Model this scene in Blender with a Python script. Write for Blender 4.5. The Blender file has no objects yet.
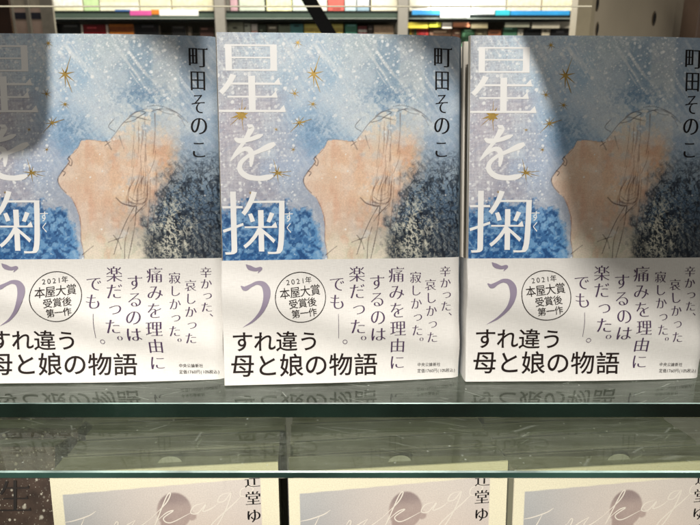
import bpy, math, random
import numpy as np
from mathutils import Vector, Matrix
R = math.radians
scene = bpy.context.scene
C = scene.collection
rng = np.random.RandomState(7)
random.seed(5)

# ------------------------------------------------------------------ camera
F, PITCH, CH = 560.0, R(14.0), 0.1402      # focal length in photo pixels, pitch, height over the shelf
cam = bpy.data.cameras.new('camera'); camo = bpy.data.objects.new('camera', cam); C.objects.link(camo)
camo.location = (0, 0, CH); camo.rotation_euler = (R(90) - PITCH, 0, 0)
cam.sensor_width = 36; cam.lens = 36 * F / 700; cam.clip_start = 0.01; cam.clip_end = 60
cam.dof.use_dof = True; cam.dof.focus_distance = 0.30; cam.dof.aperture_fstop = 20
scene.camera = camo

def ray_dir(px, py):
    u = (px - 350) / F; v = (py - 262.5) / F
    return Vector((u, math.cos(PITCH) - v * math.sin(PITCH), -math.sin(PITCH) - v * math.cos(PITCH)))
def at(px, py, Y):          # point at distance Y
    d = ray_dir(px, py); return Vector((0, 0, CH)) + d * (Y / d.y)
def onz(px, py, z):
    d = ray_dir(px, py); return Vector((0, 0, CH)) + d * ((z - CH) / d.z)

# ------------------------------------------------------------------ helpers
def lin(c):
    return tuple(((x / 255) / 12.92 if x / 255 <= 0.04045 else ((x / 255 + 0.055) / 1.055) ** 2.4) for x in c)
def tag(o, label=None, cat=None, group=None, kind=None):
    if label: o['label'] = label
    if cat: o['category'] = cat
    if group: o['group'] = group
    if kind: o['kind'] = kind
    return o
def empty(name, loc=(0, 0, 0), rot=(0, 0, 0)):
    o = bpy.data.objects.new(name, None); C.objects.link(o); o.location = loc; o.rotation_euler = rot
    o.empty_display_size = 0.01
    return o
def kids(o): return [c for c in bpy.data.objects if c.parent == o]
def copy_tree(o, parent=None):
    c = o.copy(); C.objects.link(c); c.parent = parent
    for k in kids(o): copy_tree(k, c)
    return c

class MB:
    """collects polygons, becomes one mesh object"""
    def __init__(s): s.v = []; s.f = []; s.m = []
    def face(s, pts, mi=0):
        n = len(s.v); s.v += [tuple(p) for p in pts]; s.f.append(list(range(n, n + len(pts)))); s.m.append(mi)
    def box(s, a, b, mi=0, bev=0.0):
        x0, y0, z0 = a; x1, y1, z1 = b
        if bev <= 0:
            n = len(s.v)
            s.v += [(x0,y0,z0),(x1,y0,z0),(x1,y1,z0),(x0,y1,z0),(x0,y0,z1),(x1,y0,z1),(x1,y1,z1),(x0,y1,z1)]
            for q in ((0,3,2,1),(4,5,6,7),(0,1,5,4),(1,2,6,5),(2,3,7,6),(3,0,4,7)):
                s.f.append([n + i for i in q]); s.m.append(mi)
            return
        # chamfered box
        import bmesh
        bm = bmesh.new(); bmesh.ops.create_cube(bm, size=1)
        for v in bm.verts: v.co = Vector(((x0+x1)/2 + v.co.x*(x1-x0), (y0+y1)/2 + v.co.y*(y1-y0), (z0+z1)/2 + v.co.z*(z1-z0)))
        bmesh.ops.bevel(bm, geom=list(bm.edges), offset=bev, segments=2, profile=0.5, affect='EDGES')
        s.bm(bm, mi); bm.free()
    def bm(s, bm, mi=0):
        n = len(s.v); bm.verts.index_update()
        s.v += [tuple(v.co) for v in bm.verts]
        for f in bm.faces: s.f.append([n + v.index for v in f.verts]); s.m.append(mi)
    def grid(s, fn, nu, nv, mi=0):
        n = len(s.v)
        for j in range(nv + 1):
            for i in range(nu + 1): s.v.append(tuple(fn(i / nu, j / nv)))
        for j in range(nv):
            for i in range(nu):
                a = n + j * (nu + 1) + i; s.f.append([a, a + 1, a + nu + 2, a + nu + 1]); s.m.append(mi)
    def build(s, name, mats, parent=None, smooth=False, fn=None):
        me = bpy.data.meshes.new(name)
        v = [fn(p) for p in s.v] if fn else s.v
        me.from_pydata(v, [], s.f)
        for m in (mats if isinstance(mats, (list, tuple)) else [mats]): me.materials.append(m)
        me.polygons.foreach_set('material_index', s.m)
        if smooth: me.polygons.foreach_set('use_smooth', [True] * len(me.polygons))
        me.update()
        o = bpy.data.objects.new(name, me); C.objects.link(o)
        if parent: o.parent = parent
        return o

# ------------------------------------------------------------------ materials
def mat(name, col, rough=0.6, metal=0.0, spec=0.5, var=0.05, scale=60, bump=0.0, bscale=300, coat=0.0, emis=0.0):
    m = bpy.data.materials.new(name); m.use_nodes = True
    nt = m.node_tree; b = nt.nodes['Principled BSDF']
    tc = nt.nodes.new('ShaderNodeTexCoord')
    n = nt.nodes.new('ShaderNodeTexNoise'); n.inputs['Scale'].default_value = scale; n.inputs['Detail'].default_value = 6
    nt.links.new(tc.outputs['Object'], n.inputs['Vector'])
    r = nt.nodes.new('ShaderNodeMapRange'); r.inputs['From Min'].default_value = 0.3; r.inputs['From Max'].default_value = 0.7
    r.inputs['To Min'].default_value = 1 - var; r.inputs['To Max'].default_value = 1 + var
    nt.links.new(n.outputs['Fac'], r.inputs['Value'])
    mx = nt.nodes.new('ShaderNodeVectorMath'); mx.operation = 'SCALE'; mx.inputs[0].default_value = col[:3]
    nt.links.new(r.outputs['Result'], mx.inputs['Scale'])
    nt.links.new(mx.outputs['Vector'], b.inputs['Base Color'])
    b.inputs['Roughness'].default_value = rough; b.inputs['Metallic'].default_value = metal
    b.inputs['Specular IOR Level'].default_value = spec; b.inputs['Coat Weight'].default_value = coat
    if emis: 
        b.inputs['Emission Color'].default_value = (*col[:3], 1); b.inputs['Emission Strength'].default_value = emis
    if bump:
        n2 = nt.nodes.new('ShaderNodeTexNoise'); n2.inputs['Scale'].default_value = bscale; n2.inputs['Detail'].default_value = 4
        nt.links.new(tc.outputs['Object'], n2.inputs['Vector'])
        bp = nt.nodes.new('ShaderNodeBump'); bp.inputs['Strength'].default_value = bump; bp.inputs['Distance'].default_value = 0.001
        nt.links.new(n2.outputs['Fac'], bp.inputs['Height']); nt.links.new(bp.outputs['Normal'], b.inputs['Normal'])
    return m

def paint_mat(name, rough=0.38, bump=0.12):
    m = bpy.data.materials.new(name); m.use_nodes = True
    nt = m.node_tree; b = nt.nodes['Principled BSDF']
    a = nt.nodes.new('ShaderNodeAttribute'); a.attribute_name = 'print'
    tc = nt.nodes.new('ShaderNodeTexCoord')
    n = nt.nodes.new('ShaderNodeTexNoise'); n.inputs['Scale'].default_value = 1400; n.inputs['Detail'].default_value = 5
    nt.links.new(tc.outputs['Object'], n.inputs['Vector'])
    r = nt.nodes.new('ShaderNodeMapRange'); r.inputs['From Min'].default_value = 0.3; r.inputs['From Max'].default_value = 0.7
    r.inputs['To Min'].default_value = 0.9; r.inputs['To Max'].default_value = 1.1
    nt.links.new(n.outputs['Fac'], r.inputs['Value'])
    mx = nt.nodes.new('ShaderNodeVectorMath'); mx.operation = 'SCALE'
    nt.links.new(a.outputs['Color'], mx.inputs[0]); nt.links.new(r.outputs['Result'], mx.inputs['Scale'])
    nt.links.new(mx.outputs['Vector'], b.inputs['Base Color'])
    b.inputs['Roughness'].default_value = rough; b.inputs['Specular IOR Level'].default_value = 0.25
    bp = nt.nodes.new('ShaderNodeBump'); bp.inputs['Strength'].default_value = bump; bp.inputs['Distance'].default_value = 0.0004
    nt.links.new(n.outputs['Fac'], bp.inputs['Height']); nt.links.new(bp.outputs['Normal'], b.inputs['Normal'])
    return m

def band_mat():
    m = bpy.data.materials.new('laid_paper'); m.use_nodes = True
    nt = m.node_tree; b = nt.nodes['Principled BSDF']; L = nt.links.new
    tc = nt.nodes.new('ShaderNodeTexCoord')
    fac = []
    for vec in ((260, 1, 2600), (2600, 1, 260)):
        mp = nt.nodes.new('ShaderNodeMapping'); mp.inputs['Scale'].default_value = vec
        n = nt.nodes.new('ShaderNodeTexNoise'); n.inputs['Scale'].default_value = 1; n.inputs['Detail'].default_value = 3
        L(tc.outputs['Object'], mp.inputs['Vector']); L(mp.outputs['Vector'], n.inputs['Vector']); fac.append(n)
    ad = nt.nodes.new('ShaderNodeMath'); ad.operation = 'ADD'; L(fac[0].outputs['Fac'], ad.inputs[0]); L(fac[1].outputs['Fac'], ad.inputs[1])
    r = nt.nodes.new('ShaderNodeMapRange'); r.inputs['From Min'].default_value = 0.6; r.inputs['From Max'].default_value = 1.4
    r.inputs['To Min'].default_value = 0.9; r.inputs['To Max'].default_value = 1.05
    L(ad.outputs[0], r.inputs['Value'])
    mx = nt.nodes.new('ShaderNodeVectorMath'); mx.operation = 'SCALE'; mx.inputs[0].default_value = (0.735, 0.72, 0.69)
    L(r.outputs['Result'], mx.inputs['Scale']); L(mx.outputs['Vector'], b.inputs['Base Color'])
    b.inputs['Roughness'].default_value = 0.42; b.inputs['Specular IOR Level'].default_value = 0.45
    bp = nt.nodes.new('ShaderNodeBump'); bp.inputs['Strength'].default_value = 0.35; bp.inputs['Distance'].default_value = 0.0003
    L(ad.outputs[0], bp.inputs['Height']); L(bp.outputs['Normal'], b.inputs['Normal'])
    return m

def page_mat(name, col, axis):
    """page block: fine lines between leaves. axis = scale vector of the streaks"""
    m = bpy.data.materials.new(name); m.use_nodes = True
    nt = m.node_tree; b = nt.nodes['Principled BSDF']; L = nt.links.new
    tc = nt.nodes.new('ShaderNodeTexCoord'); mp = nt.nodes.new('ShaderNodeMapping'); mp.inputs['Scale'].default_value = axis
    n = nt.nodes.new('ShaderNodeTexNoise'); n.inputs['Scale'].default_value = 1; n.inputs['Detail'].default_value = 4
    L(tc.outputs['Object'], mp.inputs['Vector']); L(mp.outputs['Vector'], n.inputs['Vector'])
    r = nt.nodes.new('ShaderNodeMapRange'); r.inputs['From Min'].default_value = 0.3; r.inputs['From Max'].default_value = 0.7
    r.inputs['To Min'].default_value = 0.72; r.inputs['To Max'].default_value = 1.05
    L(n.outputs['Fac'], r.inputs['Value'])
    mx = nt.nodes.new('ShaderNodeVectorMath'); mx.operation = 'SCALE'; mx.inputs[0].default_value = col
    L(r.outputs['Result'], mx.inputs['Scale']); L(mx.outputs['Vector'], b.inputs['Base Color'])
    b.inputs['Roughness'].default_value = 0.85
    return m

def glass_mats(tag_, tint, edgecol, dust_haze=0.0, f0=0.05, gr=.02):
    m = bpy.data.materials.new('glass_sheet' + tag_); m.use_nodes = True
    nt = m.node_tree; nt.nodes.clear(); L = nt.links.new
    out = nt.nodes.new('ShaderNodeOutputMaterial')
    tr = nt.nodes.new('ShaderNodeBsdfTransparent'); tr.inputs['Color'].default_value = (*tint, 1)
    gl = nt.nodes.new('ShaderNodeBsdfGlossy'); gl.inputs['Roughness'].default_value = gr; gl.inputs['Color'].default_value = (0.92, 0.97, 0.94, 1)
    fr = nt.nodes.new('ShaderNodeFresnel'); fr.inputs['IOR'].default_value = 1.52
    mix = nt.nodes.new('ShaderNodeMixShader')
    # backfaces must not go to total reflection: use a layer weight free form
    geo = nt.nodes.new('ShaderNodeNewGeometry')
    dt = nt.nodes.new('ShaderNodeVectorMath'); dt.operation = 'DOT_PRODUCT'
    L(geo.outputs['Incoming'], dt.inputs[0]); L(geo.outputs['Normal'], dt.inputs[1])
    ab = nt.nodes.new('ShaderNodeMath'); ab.operation = 'ABSOLUTE'; L(dt.outputs['Value'], ab.inputs[0])
    one = nt.nodes.new('ShaderNodeMath'); one.operation = 'SUBTRACT'; one.inputs[0].default_value = 1; L(ab.outputs[0], one.inputs[1])
    pw = nt.nodes.new('ShaderNodeMath'); pw.operation = 'POWER'; pw.inputs[1].default_value = 5; L(one.outputs[0], pw.inputs[0])
    ma = nt.nodes.new('ShaderNodeMath'); ma.operation = 'MULTIPLY_ADD'; ma.inputs[1].default_value = 1-f0 if f0 > .03 else .5; ma.inputs[2].default_value = f0
    L(pw.outputs[0], ma.inputs[0])
    L(ma.outputs[0], mix.inputs[0]); L(tr.outputs[0], mix.inputs[1]); L(gl.outputs[0], mix.inputs[2])
    last = mix
    if dust_haze:
        tc = nt.nodes.new('ShaderNodeTexCoord')
        df = nt.nodes.new('ShaderNodeBsdfDiffuse'); df.inputs['Color'].default_value = (0.62, 0.68, 0.6, 1)
        n = nt.nodes.new('ShaderNodeTexNoise'); n.inputs['Scale'].default_value = 30; n.inputs['Detail'].default_value = 8; n.inputs['Roughness'].default_value = 0.7
        L(tc.outputs['Object'], n.inputs['Vector'])
        vo = nt.nodes.new('ShaderNodeTexVoronoi'); vo.inputs['Scale'].default_value = 190; vo.inputs['Randomness'].default_value = 1
        L(tc.outputs['Object'], vo.inputs['Vector'])
        vr = nt.nodes.new('ShaderNodeMapRange'); vr.inputs['From Min'].default_value = 0.05; vr.inputs['From Max'].default_value = 0.14
        vr.inputs['To Min'].default_value = 1; vr.inputs['To Max'].default_value = 0
        L(vo.outputs['Distance'], vr.inputs['Value'])
        gate = nt.nodes.new('ShaderNodeMapRange'); gate.inputs['From Min'].default_value = 0.62; gate.inputs['From Max'].default_value = 0.9
        sc = nt.nodes.new('ShaderNodeSeparateColor'); L(vo.outputs['Color'], sc.inputs[0]); L(sc.outputs[0], gate.inputs['Value'])
        sp = nt.nodes.new('ShaderNodeMath'); sp.operation = 'MULTIPLY'; L(vr.outputs[0], sp.inputs[0]); L(gate.outputs[0], sp.inputs[1])
        nr = nt.nodes.new('ShaderNodeMapRange'); nr.inputs['From Min'].default_value = 0.35; nr.inputs['From Max'].default_value = 0.8
        nr.inputs['To Min'].default_value = dust_haze * 0.35; nr.inputs['To Max'].default_value = dust_haze * 1.8
        L(n.outputs['Fac'], nr.inputs['Value'])
        # scratches
        sm = nt.nodes.new('ShaderNodeMapping'); sm.inputs['Scale'].default_value = (14, 160, 1); sm.inputs['Rotation'].default_value = (0, 0, 0.5)
        sn = nt.nodes.new('ShaderNodeTexVoronoi'); sn.feature = 'DISTANCE_TO_EDGE'; sn.inputs['Scale'].default_value = 1.3
        L(tc.outputs['Object'], sm.inputs['Vector']); L(sm.outputs['Vector'], sn.inputs['Vector'])
        sr = nt.nodes.new('ShaderNodeMapRange'); sr.inputs['From Min'].default_value = 0.0; sr.inputs['From Max'].default_value = 0.012
        sr.inputs['To Min'].default_value = dust_haze * 2.6; sr.inputs['To Max'].default_value = 0
        L(sn.outputs['Distance'], sr.inputs['Value'])
        a1 = nt.nodes.new('ShaderNodeMath'); a1.operation = 'MULTIPLY_ADD'; a1.inputs[1].default_value = 0.35; L(sp.outputs[0], a1.inputs[0]); L(nr.outputs[0], a1.inputs[2])
        a2 = nt.nodes.new('ShaderNodeMath'); a2.operation = 'ADD'; a2.use_clamp = True; L(a1.outputs[0], a2.inputs[0]); L(sr.outputs[0], a2.inputs[1])
        m2 = nt.nodes.new('ShaderNodeMixShader'); L(a2.outputs[0], m2.inputs[0]); L(mix.outputs[0], m2.inputs[1]); L(df.outputs[0], m2.inputs[2])
        last = m2
    L(last.outputs[0], out.inputs[0])
    e = mat('glass_edge' + tag_, edgecol, rough=0.12, spec=0.6, var=0.7, scale=14)
    r = mat('glass_arris_glint' + tag_, (0.30, 0.42, 0.39), rough=0.35, spec=0.6, var=0.85, scale=22)  # pale uneven colour paints the glints along the arris
    return m, e, r

# ------------------------------------------------------------------ lettering
_cache = {}
def glyph(ch):
    """outline loops of one character of the built-in font (em units, centre of the cell at 0,0), y up"""
    if ch in _cache: return _cache[ch]
    c = bpy.data.curves.new('letter', 'FONT'); c.body = ch
    o = bpy.data.objects.new('letter', c); C.objects.link(o)
    dg = bpy.context.evaluated_depsgraph_get(); ev = o.evaluated_get(dg); cu = ev.to_curve(dg)
    loops = []
    for s in cu.splines:
        bp = s.bezier_points; n = len(bp); L = []
        for i in range(n):
            a, b = bp[i], bp[(i + 1) % n]
            p0, p1, p2, p3 = a.co, a.handle_right, b.handle_left, b.co
            d = p3 - p0
            straight = d.length < 1e-9 or max(abs((p1 - p0).cross(d).z), abs((p2 - p0).cross(d).z)) / max(d.length, 1e-9) < 1e-3
            k = 1 if straight else 5
            for j in range(k):
                t = j / k; u = 1 - t
                q = p0 * u**3 + p1 * 3 * u * u * t + p2 * 3 * u * t * t + p3 * t**3
                L.append((q.x, q.y))
        L2 = [L[0]]
        for p in L[1:]:
            if math.hypot(p[0] - L2[-1][0], p[1] - L2[-1][1]) > 2e-3: L2.append(p)
        if math.hypot(L2[0][0] - L2[-1][0], L2[0][1] - L2[-1][1]) < 2e-3: L2.pop()
        if len(L2) > 2: loops.append(L2)
    ev.to_curve_clear(); bpy.data.objects.remove(o); bpy.data.curves.remove(c)
    _cache[ch] = loops
    return loops

def area(L): return sum(L[i][0] * L[(i+1) % len(L)][1] - L[(i+1) % len(L)][0] * L[i][1] for i in range(len(L))) / 2
def inside(p, L):
    c = False; x, y = p; n = len(L)
    for i in range(n):
        x0, y0 = L[i]; x1, y1 = L[(i+1) % n]
        if (y0 > y) != (y1 > y) and x < (x1 - x0) * (y - y0) / (y1 - y0) + x0: c = not c
    return c
def style(loops, dx, dy, serif):
    """move outlines inward by dx, dy (anisotropic: thin horizontals = a Ming face), add stroke-end triangles"""
    out = []
    for k, L in enumerate(loops):
        depth = sum(inside(L[0], M) for j, M in enumerate(loops) if j != k)
        ccw = area(L) > 0
        if ccw != (depth % 2 == 0): L = L[::-1]       # outers ccw, holes cw: ink on the left
        n = len(L); Q = []
        for i in range(n):
            a, p, b = L[i-1], L[i], L[(i+1) % n]
            e1 = (p[0]-a[0], p[1]-a[1]); e2 = (b[0]-p[0], b[1]-p[1])
            l1 = math.hypot(*e1) or 1; l2 = math.hypot(*e2) or 1
            n1 = (-e1[1]/l1, e1[0]/l1); n2 = (-e2[1]/l2, e2[0]/l2)   # inward normals
            o1 = n1[0]*n1[0]*dx + n1[1]*n1[1]*dy; o2 = n2[0]*n2[0]*dx + n2[1]*n2[1]*dy
            det = n1[0]*n2[1] - n1[1]*n2[0]
            if abs(det) > 0.25:
                sx = (o1*n2[1] - o2*n1[1]) / det; sy = (n1[0]*o2 - n2[0]*o1) / det
            else:
                mx_, my_ = n1[0]+n2[0], n1[1]+n2[1]; l = math.hypot(mx_, my_) or 1
                sx, sy = mx_/l*(o1+o2)/2, my_/l*(o1+o2)/2
            Q.append((p[0]+sx, p[1]+sy))
        if serif:
            S = []
            for i in range(n):
                p, q = L[i], L[(i+1) % n]           # ccw outline: right end edge runs upward
                P_, Q_ = Q[i], Q[(i+1) % n]
                S.append(P_)
                r = L[(i+2) % n]; o = L[i-1]
                if abs(q[0]-p[0]) < 0.012 and 0.03 < q[1]-p[1] < 0.1 and r[0] < q[0]-0.12 and abs(r[1]-q[1]) < 0.02 and o[0] < p[0]-0.03:
                    h = serif
                    S.append((Q_[0], (P_[1]*0.4+Q_[1]*0.6))); S.append((Q_[0]-0.35*h, Q_[1]+h)); S.append((Q_[0]-1.35*h, Q_[1]))
                    S.append(None)
            # drop the original corner after a serif
            T = []; skip = False
            for p in S:
                if p is None: skip = True; continue
                if skip: skip = False; continue
                T.append(p)
            Q = T
        out.append(Q)
    return out
STY = {'gothic': (-0.004, -0.002, 0), 'bold': (-0.008, -0.008, 0), 'ming': (-0.016, 0.014, 0.05), 'title': (-0.006, 0.019, 0.06), 'light': (-0.008, 0.021, 0.05), 'latin': (0, 0, 0)}

class Ink:
    """flat ink shapes collected as loops in book-face mm (x right, y up), then one mesh"""
    def __init__(s): s.loops = []
    def char(s, ch, cx, cy, w, h=None, sty='ming', rot=0, bbox=None):
        h = h or w; a = STY[sty]; L = style(glyph(ch), *a)
        xs = [p[0] for l in L for p in l]; ys = [p[1] for l in L for p in l]
        if bbox:
            x0, y0, x1, y1 = bbox; sx = (x1-x0)/(max(xs)-min(xs)); sy = (y1-y0)/(max(ys)-min(ys))
            f = lambda p: (x0+(p[0]-min(xs))*sx, y0+(p[1]-min(ys))*sy)
        else:
            ox, oy = 0.5, 0.38     # cell centre in em units
            if sty == 'latin': ox = (max(xs)+min(xs))/2
            cr, sr = math.cos(rot), math.sin(rot)
            def f(p):
                x = (p[0]-ox)*w; y = (p[1]-oy)*h
                return (cx + x*cr - y*sr, cy + x*sr + y*cr)
        s.loops.append([[f(p) for p in l] for l in L])
    def brush(s, pts):
        """variable width stroke; pts = (x, y, width)"""
        P = [np.array(p, float) for p in pts]; P = [2*P[0]-P[1]] + P + [2*P[-1]-P[-2]]; S = []
        for i in range(1, len(P) - 2):
            for j in range(8):
                t = j/8; a, b, c, d = P[i-1:i+3]
                S.append(0.5*((2*b) + (-a+c)*t + (2*a-5*b+4*c-d)*t*t + (-a+3*b-3*c+d)*t**3))
        S.append(P[-2]); Lf, Rt = [], []
        for i in range(len(S)):
            t = S[min(i+1, len(S)-1)][:2] - S[max(i-1, 0)][:2]; t = t/(np.linalg.norm(t) or 1); n = np.array((-t[1], t[0])); w = max(S[i][2], 0.02)/2
            Lf.append(tuple(S[i][:2] + n*w)); Rt.append(tuple(S[i][:2] - n*w))
        # quads, so self-crossing strokes stay filled
        s.loops.append(('strip', Lf, Rt))
    def ring(s, cx, cy, r, w):
        n = 72; Lf = [(cx+(r+w/2)*math.cos(2*math.pi*i/n), cy+(r+w/2)*math.sin(2*math.pi*i/n)) for i in range(n+1)]
        Rt = [(cx+(r-w/2)*math.cos(2*math.pi*i/n), cy+(r-w/2)*math.sin(2*math.pi*i/n)) for i in range(n+1)]
        s.loops.append(('strip', Lf, Rt))
    def poly(s, L): s.loops.append([L])
    def build(s, name, m, parent, fn, lift=0.00018):
        mb = MB(); k = 0
        for g in s.loops:
            k += 1; lz = lift + (k % 3) * 0.00001
            if isinstance(g, tuple):
                _, A, B = g
                for i in range(len(A)-1): mb.face([(A[i][0]/1000, -lz-i*2e-8, A[i][1]/1000), (B[i][0]/1000, -lz-i*2e-8, B[i][1]/1000), (B[i+1][0]/1000, -lz-i*2e-8, B[i+1][1]/1000), (A[i+1][0]/1000, -lz-i*2e-8, A[i+1][1]/1000)])
                continue
            cu = bpy.data.curves.new('fill', 'CURVE'); cu.dimensions = '2D'; cu.fill_mode = 'BOTH'
            for l in g:
                if len(l) < 3: continue
                sp = cu.splines.new('POLY'); sp.points.add(len(l)-1); sp.use_cyclic_u = True
                for q, p in zip(sp.points, l): q.co = (p[0], p[1], 0, 1)
            o = bpy.data.objects.new('fill', cu); C.objects.link(o)
            dg = bpy.context.evaluated_depsgraph_get(); ev = o.evaluated_get(dg); me = ev.to_mesh()
            n = len(mb.v)
            mb.v += [(v.co.x/1000, -lz, v.co.y/1000) for v in me.vertices]
            for f in me.polygons: mb.f.append([n+i for i in f.vertices]); mb.m.append(0)
            ev.to_mesh_clear(); bpy.data.objects.remove(o); bpy.data.curves.remove(cu)
        return mb.build(name, m, parent, fn=fn)

# ------------------------------------------------------------------ cover measurements
W, H, T = 130.0, 188.0, 20.0          # mm, a B6 hardback
def homog(src, dst):
    A = []; b = []
    for (x, y), (u, v) in zip(src, dst):
        A += [[x, y, 1, 0, 0, 0, -u*x, -u*y], [0, 0, 0, x, y, 1, -v*x, -v*y]]; b += [u, v]
    h = np.linalg.solve(np.array(A, float), np.array(b, float)); return np.append(h, 1).reshape(3, 3)
HM = homog([(217, 31.5), (462, 38), (457, 377), (225.6, 387)], [(0, H), (W, H), (W, 0), (0, 0)])   # measured on the middle copy
HI = np.linalg.inv(HM)
def mm(x, y):
    q = HM @ np.array([x, y, 1]); return q[0]/q[2], q[1]/q[2]
def unmm(u, v):
    d = HI[2, 0]*u + HI[2, 1]*v + HI[2, 2]
    return (HI[0, 0]*u + HI[0, 1]*v + HI[0, 2])/d, (HI[1, 0]*u + HI[1, 1]*v + HI[1, 2])/d

# ------------------------------------------------------------------ painting of the jacket
def smooth01(t): t = np.clip(t, 0, 1); return t*t*(3-2*t)
def vnoise(X, Y, s, seed):
    r = np.random.RandomState(seed); G = r.rand(128, 128)
    x = X/s + 1000; y = Y/s + 1000; xi = np.floor(x).astype(int); yi = np.floor(y).astype(int)
    fx = smooth01(x-xi); fy = smooth01(y-yi)
    a = G[yi % 128, xi % 128]; b = G[yi % 128, (xi+1) % 128]; c = G[(yi+1) % 128, xi % 128]; d = G[(yi+1) % 128, (xi+1) % 128]
    return (a*(1-fx)+b*fx)*(1-fy) + (c*(1-fx)+d*fx)*fy
def fbm(X, Y, s, seed, o=4):
    t = 0; a = 1; n = 0
    for i in range(o): t = t + a*vnoise(X, Y, s/2**i, seed+i); n += a; a *= 0.55
    return t/n
def inpoly(X, Y, P):
    c = np.zeros(X.shape, bool); n = len(P)
    for i in range(n):
        x0, y0 = P[i]; x1, y1 = P[(i+1) % n]
        if y0 == y1: continue
        k = (y0 > Y) != (y1 > Y); c ^= k & (X < (x1-x0)*(Y-y0)/(y1-y0)+x0)
    return c
def segdist(X, Y, P):
    d = np.full(X.shape, 1e9)
    for (x0, y0), (x1, y1) in zip(P[:-1], P[1:]):
        L = (x1-x0)**2+(y1-y0)**2+1e-9; t = np.clip(((X-x0)*(x1-x0)+(Y-y0)*(y1-y0))/L, 0, 1)
        d = np.minimum(d, np.hypot(X-x0-t*(x1-x0), Y-y0-t*(y1-y0)))
    return d
def curve(P, k=6):
    P = [np.array(p, float) for p in P]; P = [2*P[0]-P[1]]+P+[2*P[-1]-P[-2]]; S = []
    for i in range(1, len(P)-2):
        for j in range(k):
            t = j/k; a, b, c, d = P[i-1:i+3]; S.append(tuple(0.5*((2*b)+(-a+c)*t+(2*a-5*b+4*c-d)*t*t+(-a+3*b-3*c+d)*t**3)))
    S.append(tuple(P[-2])); return S
def put(col, a, c): return col*(1-a[..., None]) + np.array(c, float)*a[..., None]
def rbf(X, Y, pts, s):
    num = 0; den = 1e-9
    for x, y, c in pts:
        w = np.exp(-((X-x)**2+(Y-y)**2)/(2*s*s)) + 1e-5/(1+((X-x)**2+(Y-y)**2)/900)
        num = num + w[..., None]*np.array(c, float); den = den + w
    return num/den[..., None]

def paint_sky(X, Y):
    r = np.random.RandomState(3)
    n1 = fbm(X, Y, 22, 11)-.5; n2 = fbm(X, Y, 22, 31)-.5; h1 = fbm(X, Y, 3, 51)-.5; h2 = fbm(X, Y, 3, 71)-.5
    Xp = X+26*n1+7*h1; Yp = Y+26*n2+7*h2
    sky = [(230,42,(186,194,202)),(255,42,(182,205,222)),(285,55,(188,208,222)),(300,70,(165,193,217)),(330,85,(160,192,218)),(365,55,(186,204,212)),(395,80,(176,200,214)),
           (430,60,(175,196,210)),(455,50,(160,182,202)),(452,110,(155,182,206)),(385,75,(165,192,212)),(390,105,(128,164,196)),(415,90,(190,207,216)),
           (235,75,(182,186,196)),(240,125,(188,184,196)),(270,110,(186,185,197)),(285,140,(180,187,204)),(300,120,(160,192,222)),(322,132,(112,158,202)),(312,110,(165,194,220)),
           (345,118,(208,220,226)),(340,138,(150,185,215)),(370,118,(198,212,220)),(235,170,(190,188,198)),(255,200,(164,164,180)),(290,170,(172,192,220)),(300,190,(164,174,192)),
           (440,150,(160,180,198)),(455,180,(120,140,158)),(415,130,(196,205,212))]
    col = rbf(Xp, Yp, sky, 13)
    # vertical panel edges of the collage
    for x0, x1, y0, y1, c, a in ((377,400,38,105,(146,176,200),.7),(400,424,38,105,(204,212,216),.5),(424,470,30,172,(150,174,198),.8),(340,377,50,100,(196,212,220),.25)):
        m = smooth01((Xp*0.15+X*0.85-x0)/1.5)*smooth01((x1-X)/1.5)*smooth01((Y-y0)/6)*smooth01((y1-Y)/12)
        col = put(col, m*a, c)
    # chalky diagonal strokes
    U = X*0.84 + Y*-0.54; V = X*0.54 + Y*0.84
    st = vnoise(U, V/9, 1.6, 5)*0.6+vnoise(U, V/14, 3.1, 6)*0.4
    zone = np.exp(-(((X-285)/62)**2+((Y-52)/30)**2)) + 0.9*np.exp(-(((X-400)/50)**2+((Y-75)/38)**2)) + 0.35
    col = put(col, np.clip(zone*smooth01((st-.54)/.2)*0.75*smooth01((fbm(X, Y, 14, 91)-.32)/.25), 0, .85), (222,230,233))
    st2 = vnoise(U/9, V, 1.6, 8)
    col = put(col, np.clip(0.22*smooth01((st2-.6)/.2), 0, 1), (150,165,195))
    g = fbm(X, Y, 2.2, 120, 3)
    col = put(col, 0.16*smooth01((g-.55)/.12), (228,230,234)); col = put(col, 0.12*smooth01((.42-g)/.1), (130,150,182))
    cl = fbm(X, Y, 30, 140, 3); col = put(col, .5*smooth01((cl-.5)/.2), (204,216,226))
    wv = vnoise(X/7, Y, 1.1, 141)+vnoise(X, Y/7, 1.1, 142); lz_ = smooth01((305-X)/40)
    col = put(col, lz_*.28*smooth01((wv-1.15)/.3), (226,226,228)); col = put(col, lz_*.28*smooth01((.85-wv)/.3), (140,138,158))
    # blue speckle under the panels
    sp = fbm(X, Y, 2.0, 130, 3); z = np.exp(-(((X-390)/26)**2+((Y-100)/14)**2))+0.8*np.exp(-(((X-320)/20)**2+((Y-132)/16)**2))
    col = put(col, np.clip(z, 0, 1)*smooth01((sp-.5)/.08)*.7, (95,135,175))
    gy = col.mean(-1, keepdims=True); col = gy+(col-gy)*.84
    col = col*(1-.10*smooth01((X-330)/80)*smooth01((120-Y)/60))[..., None]  # shade over the top right corner put into the print colour
    return col

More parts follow.
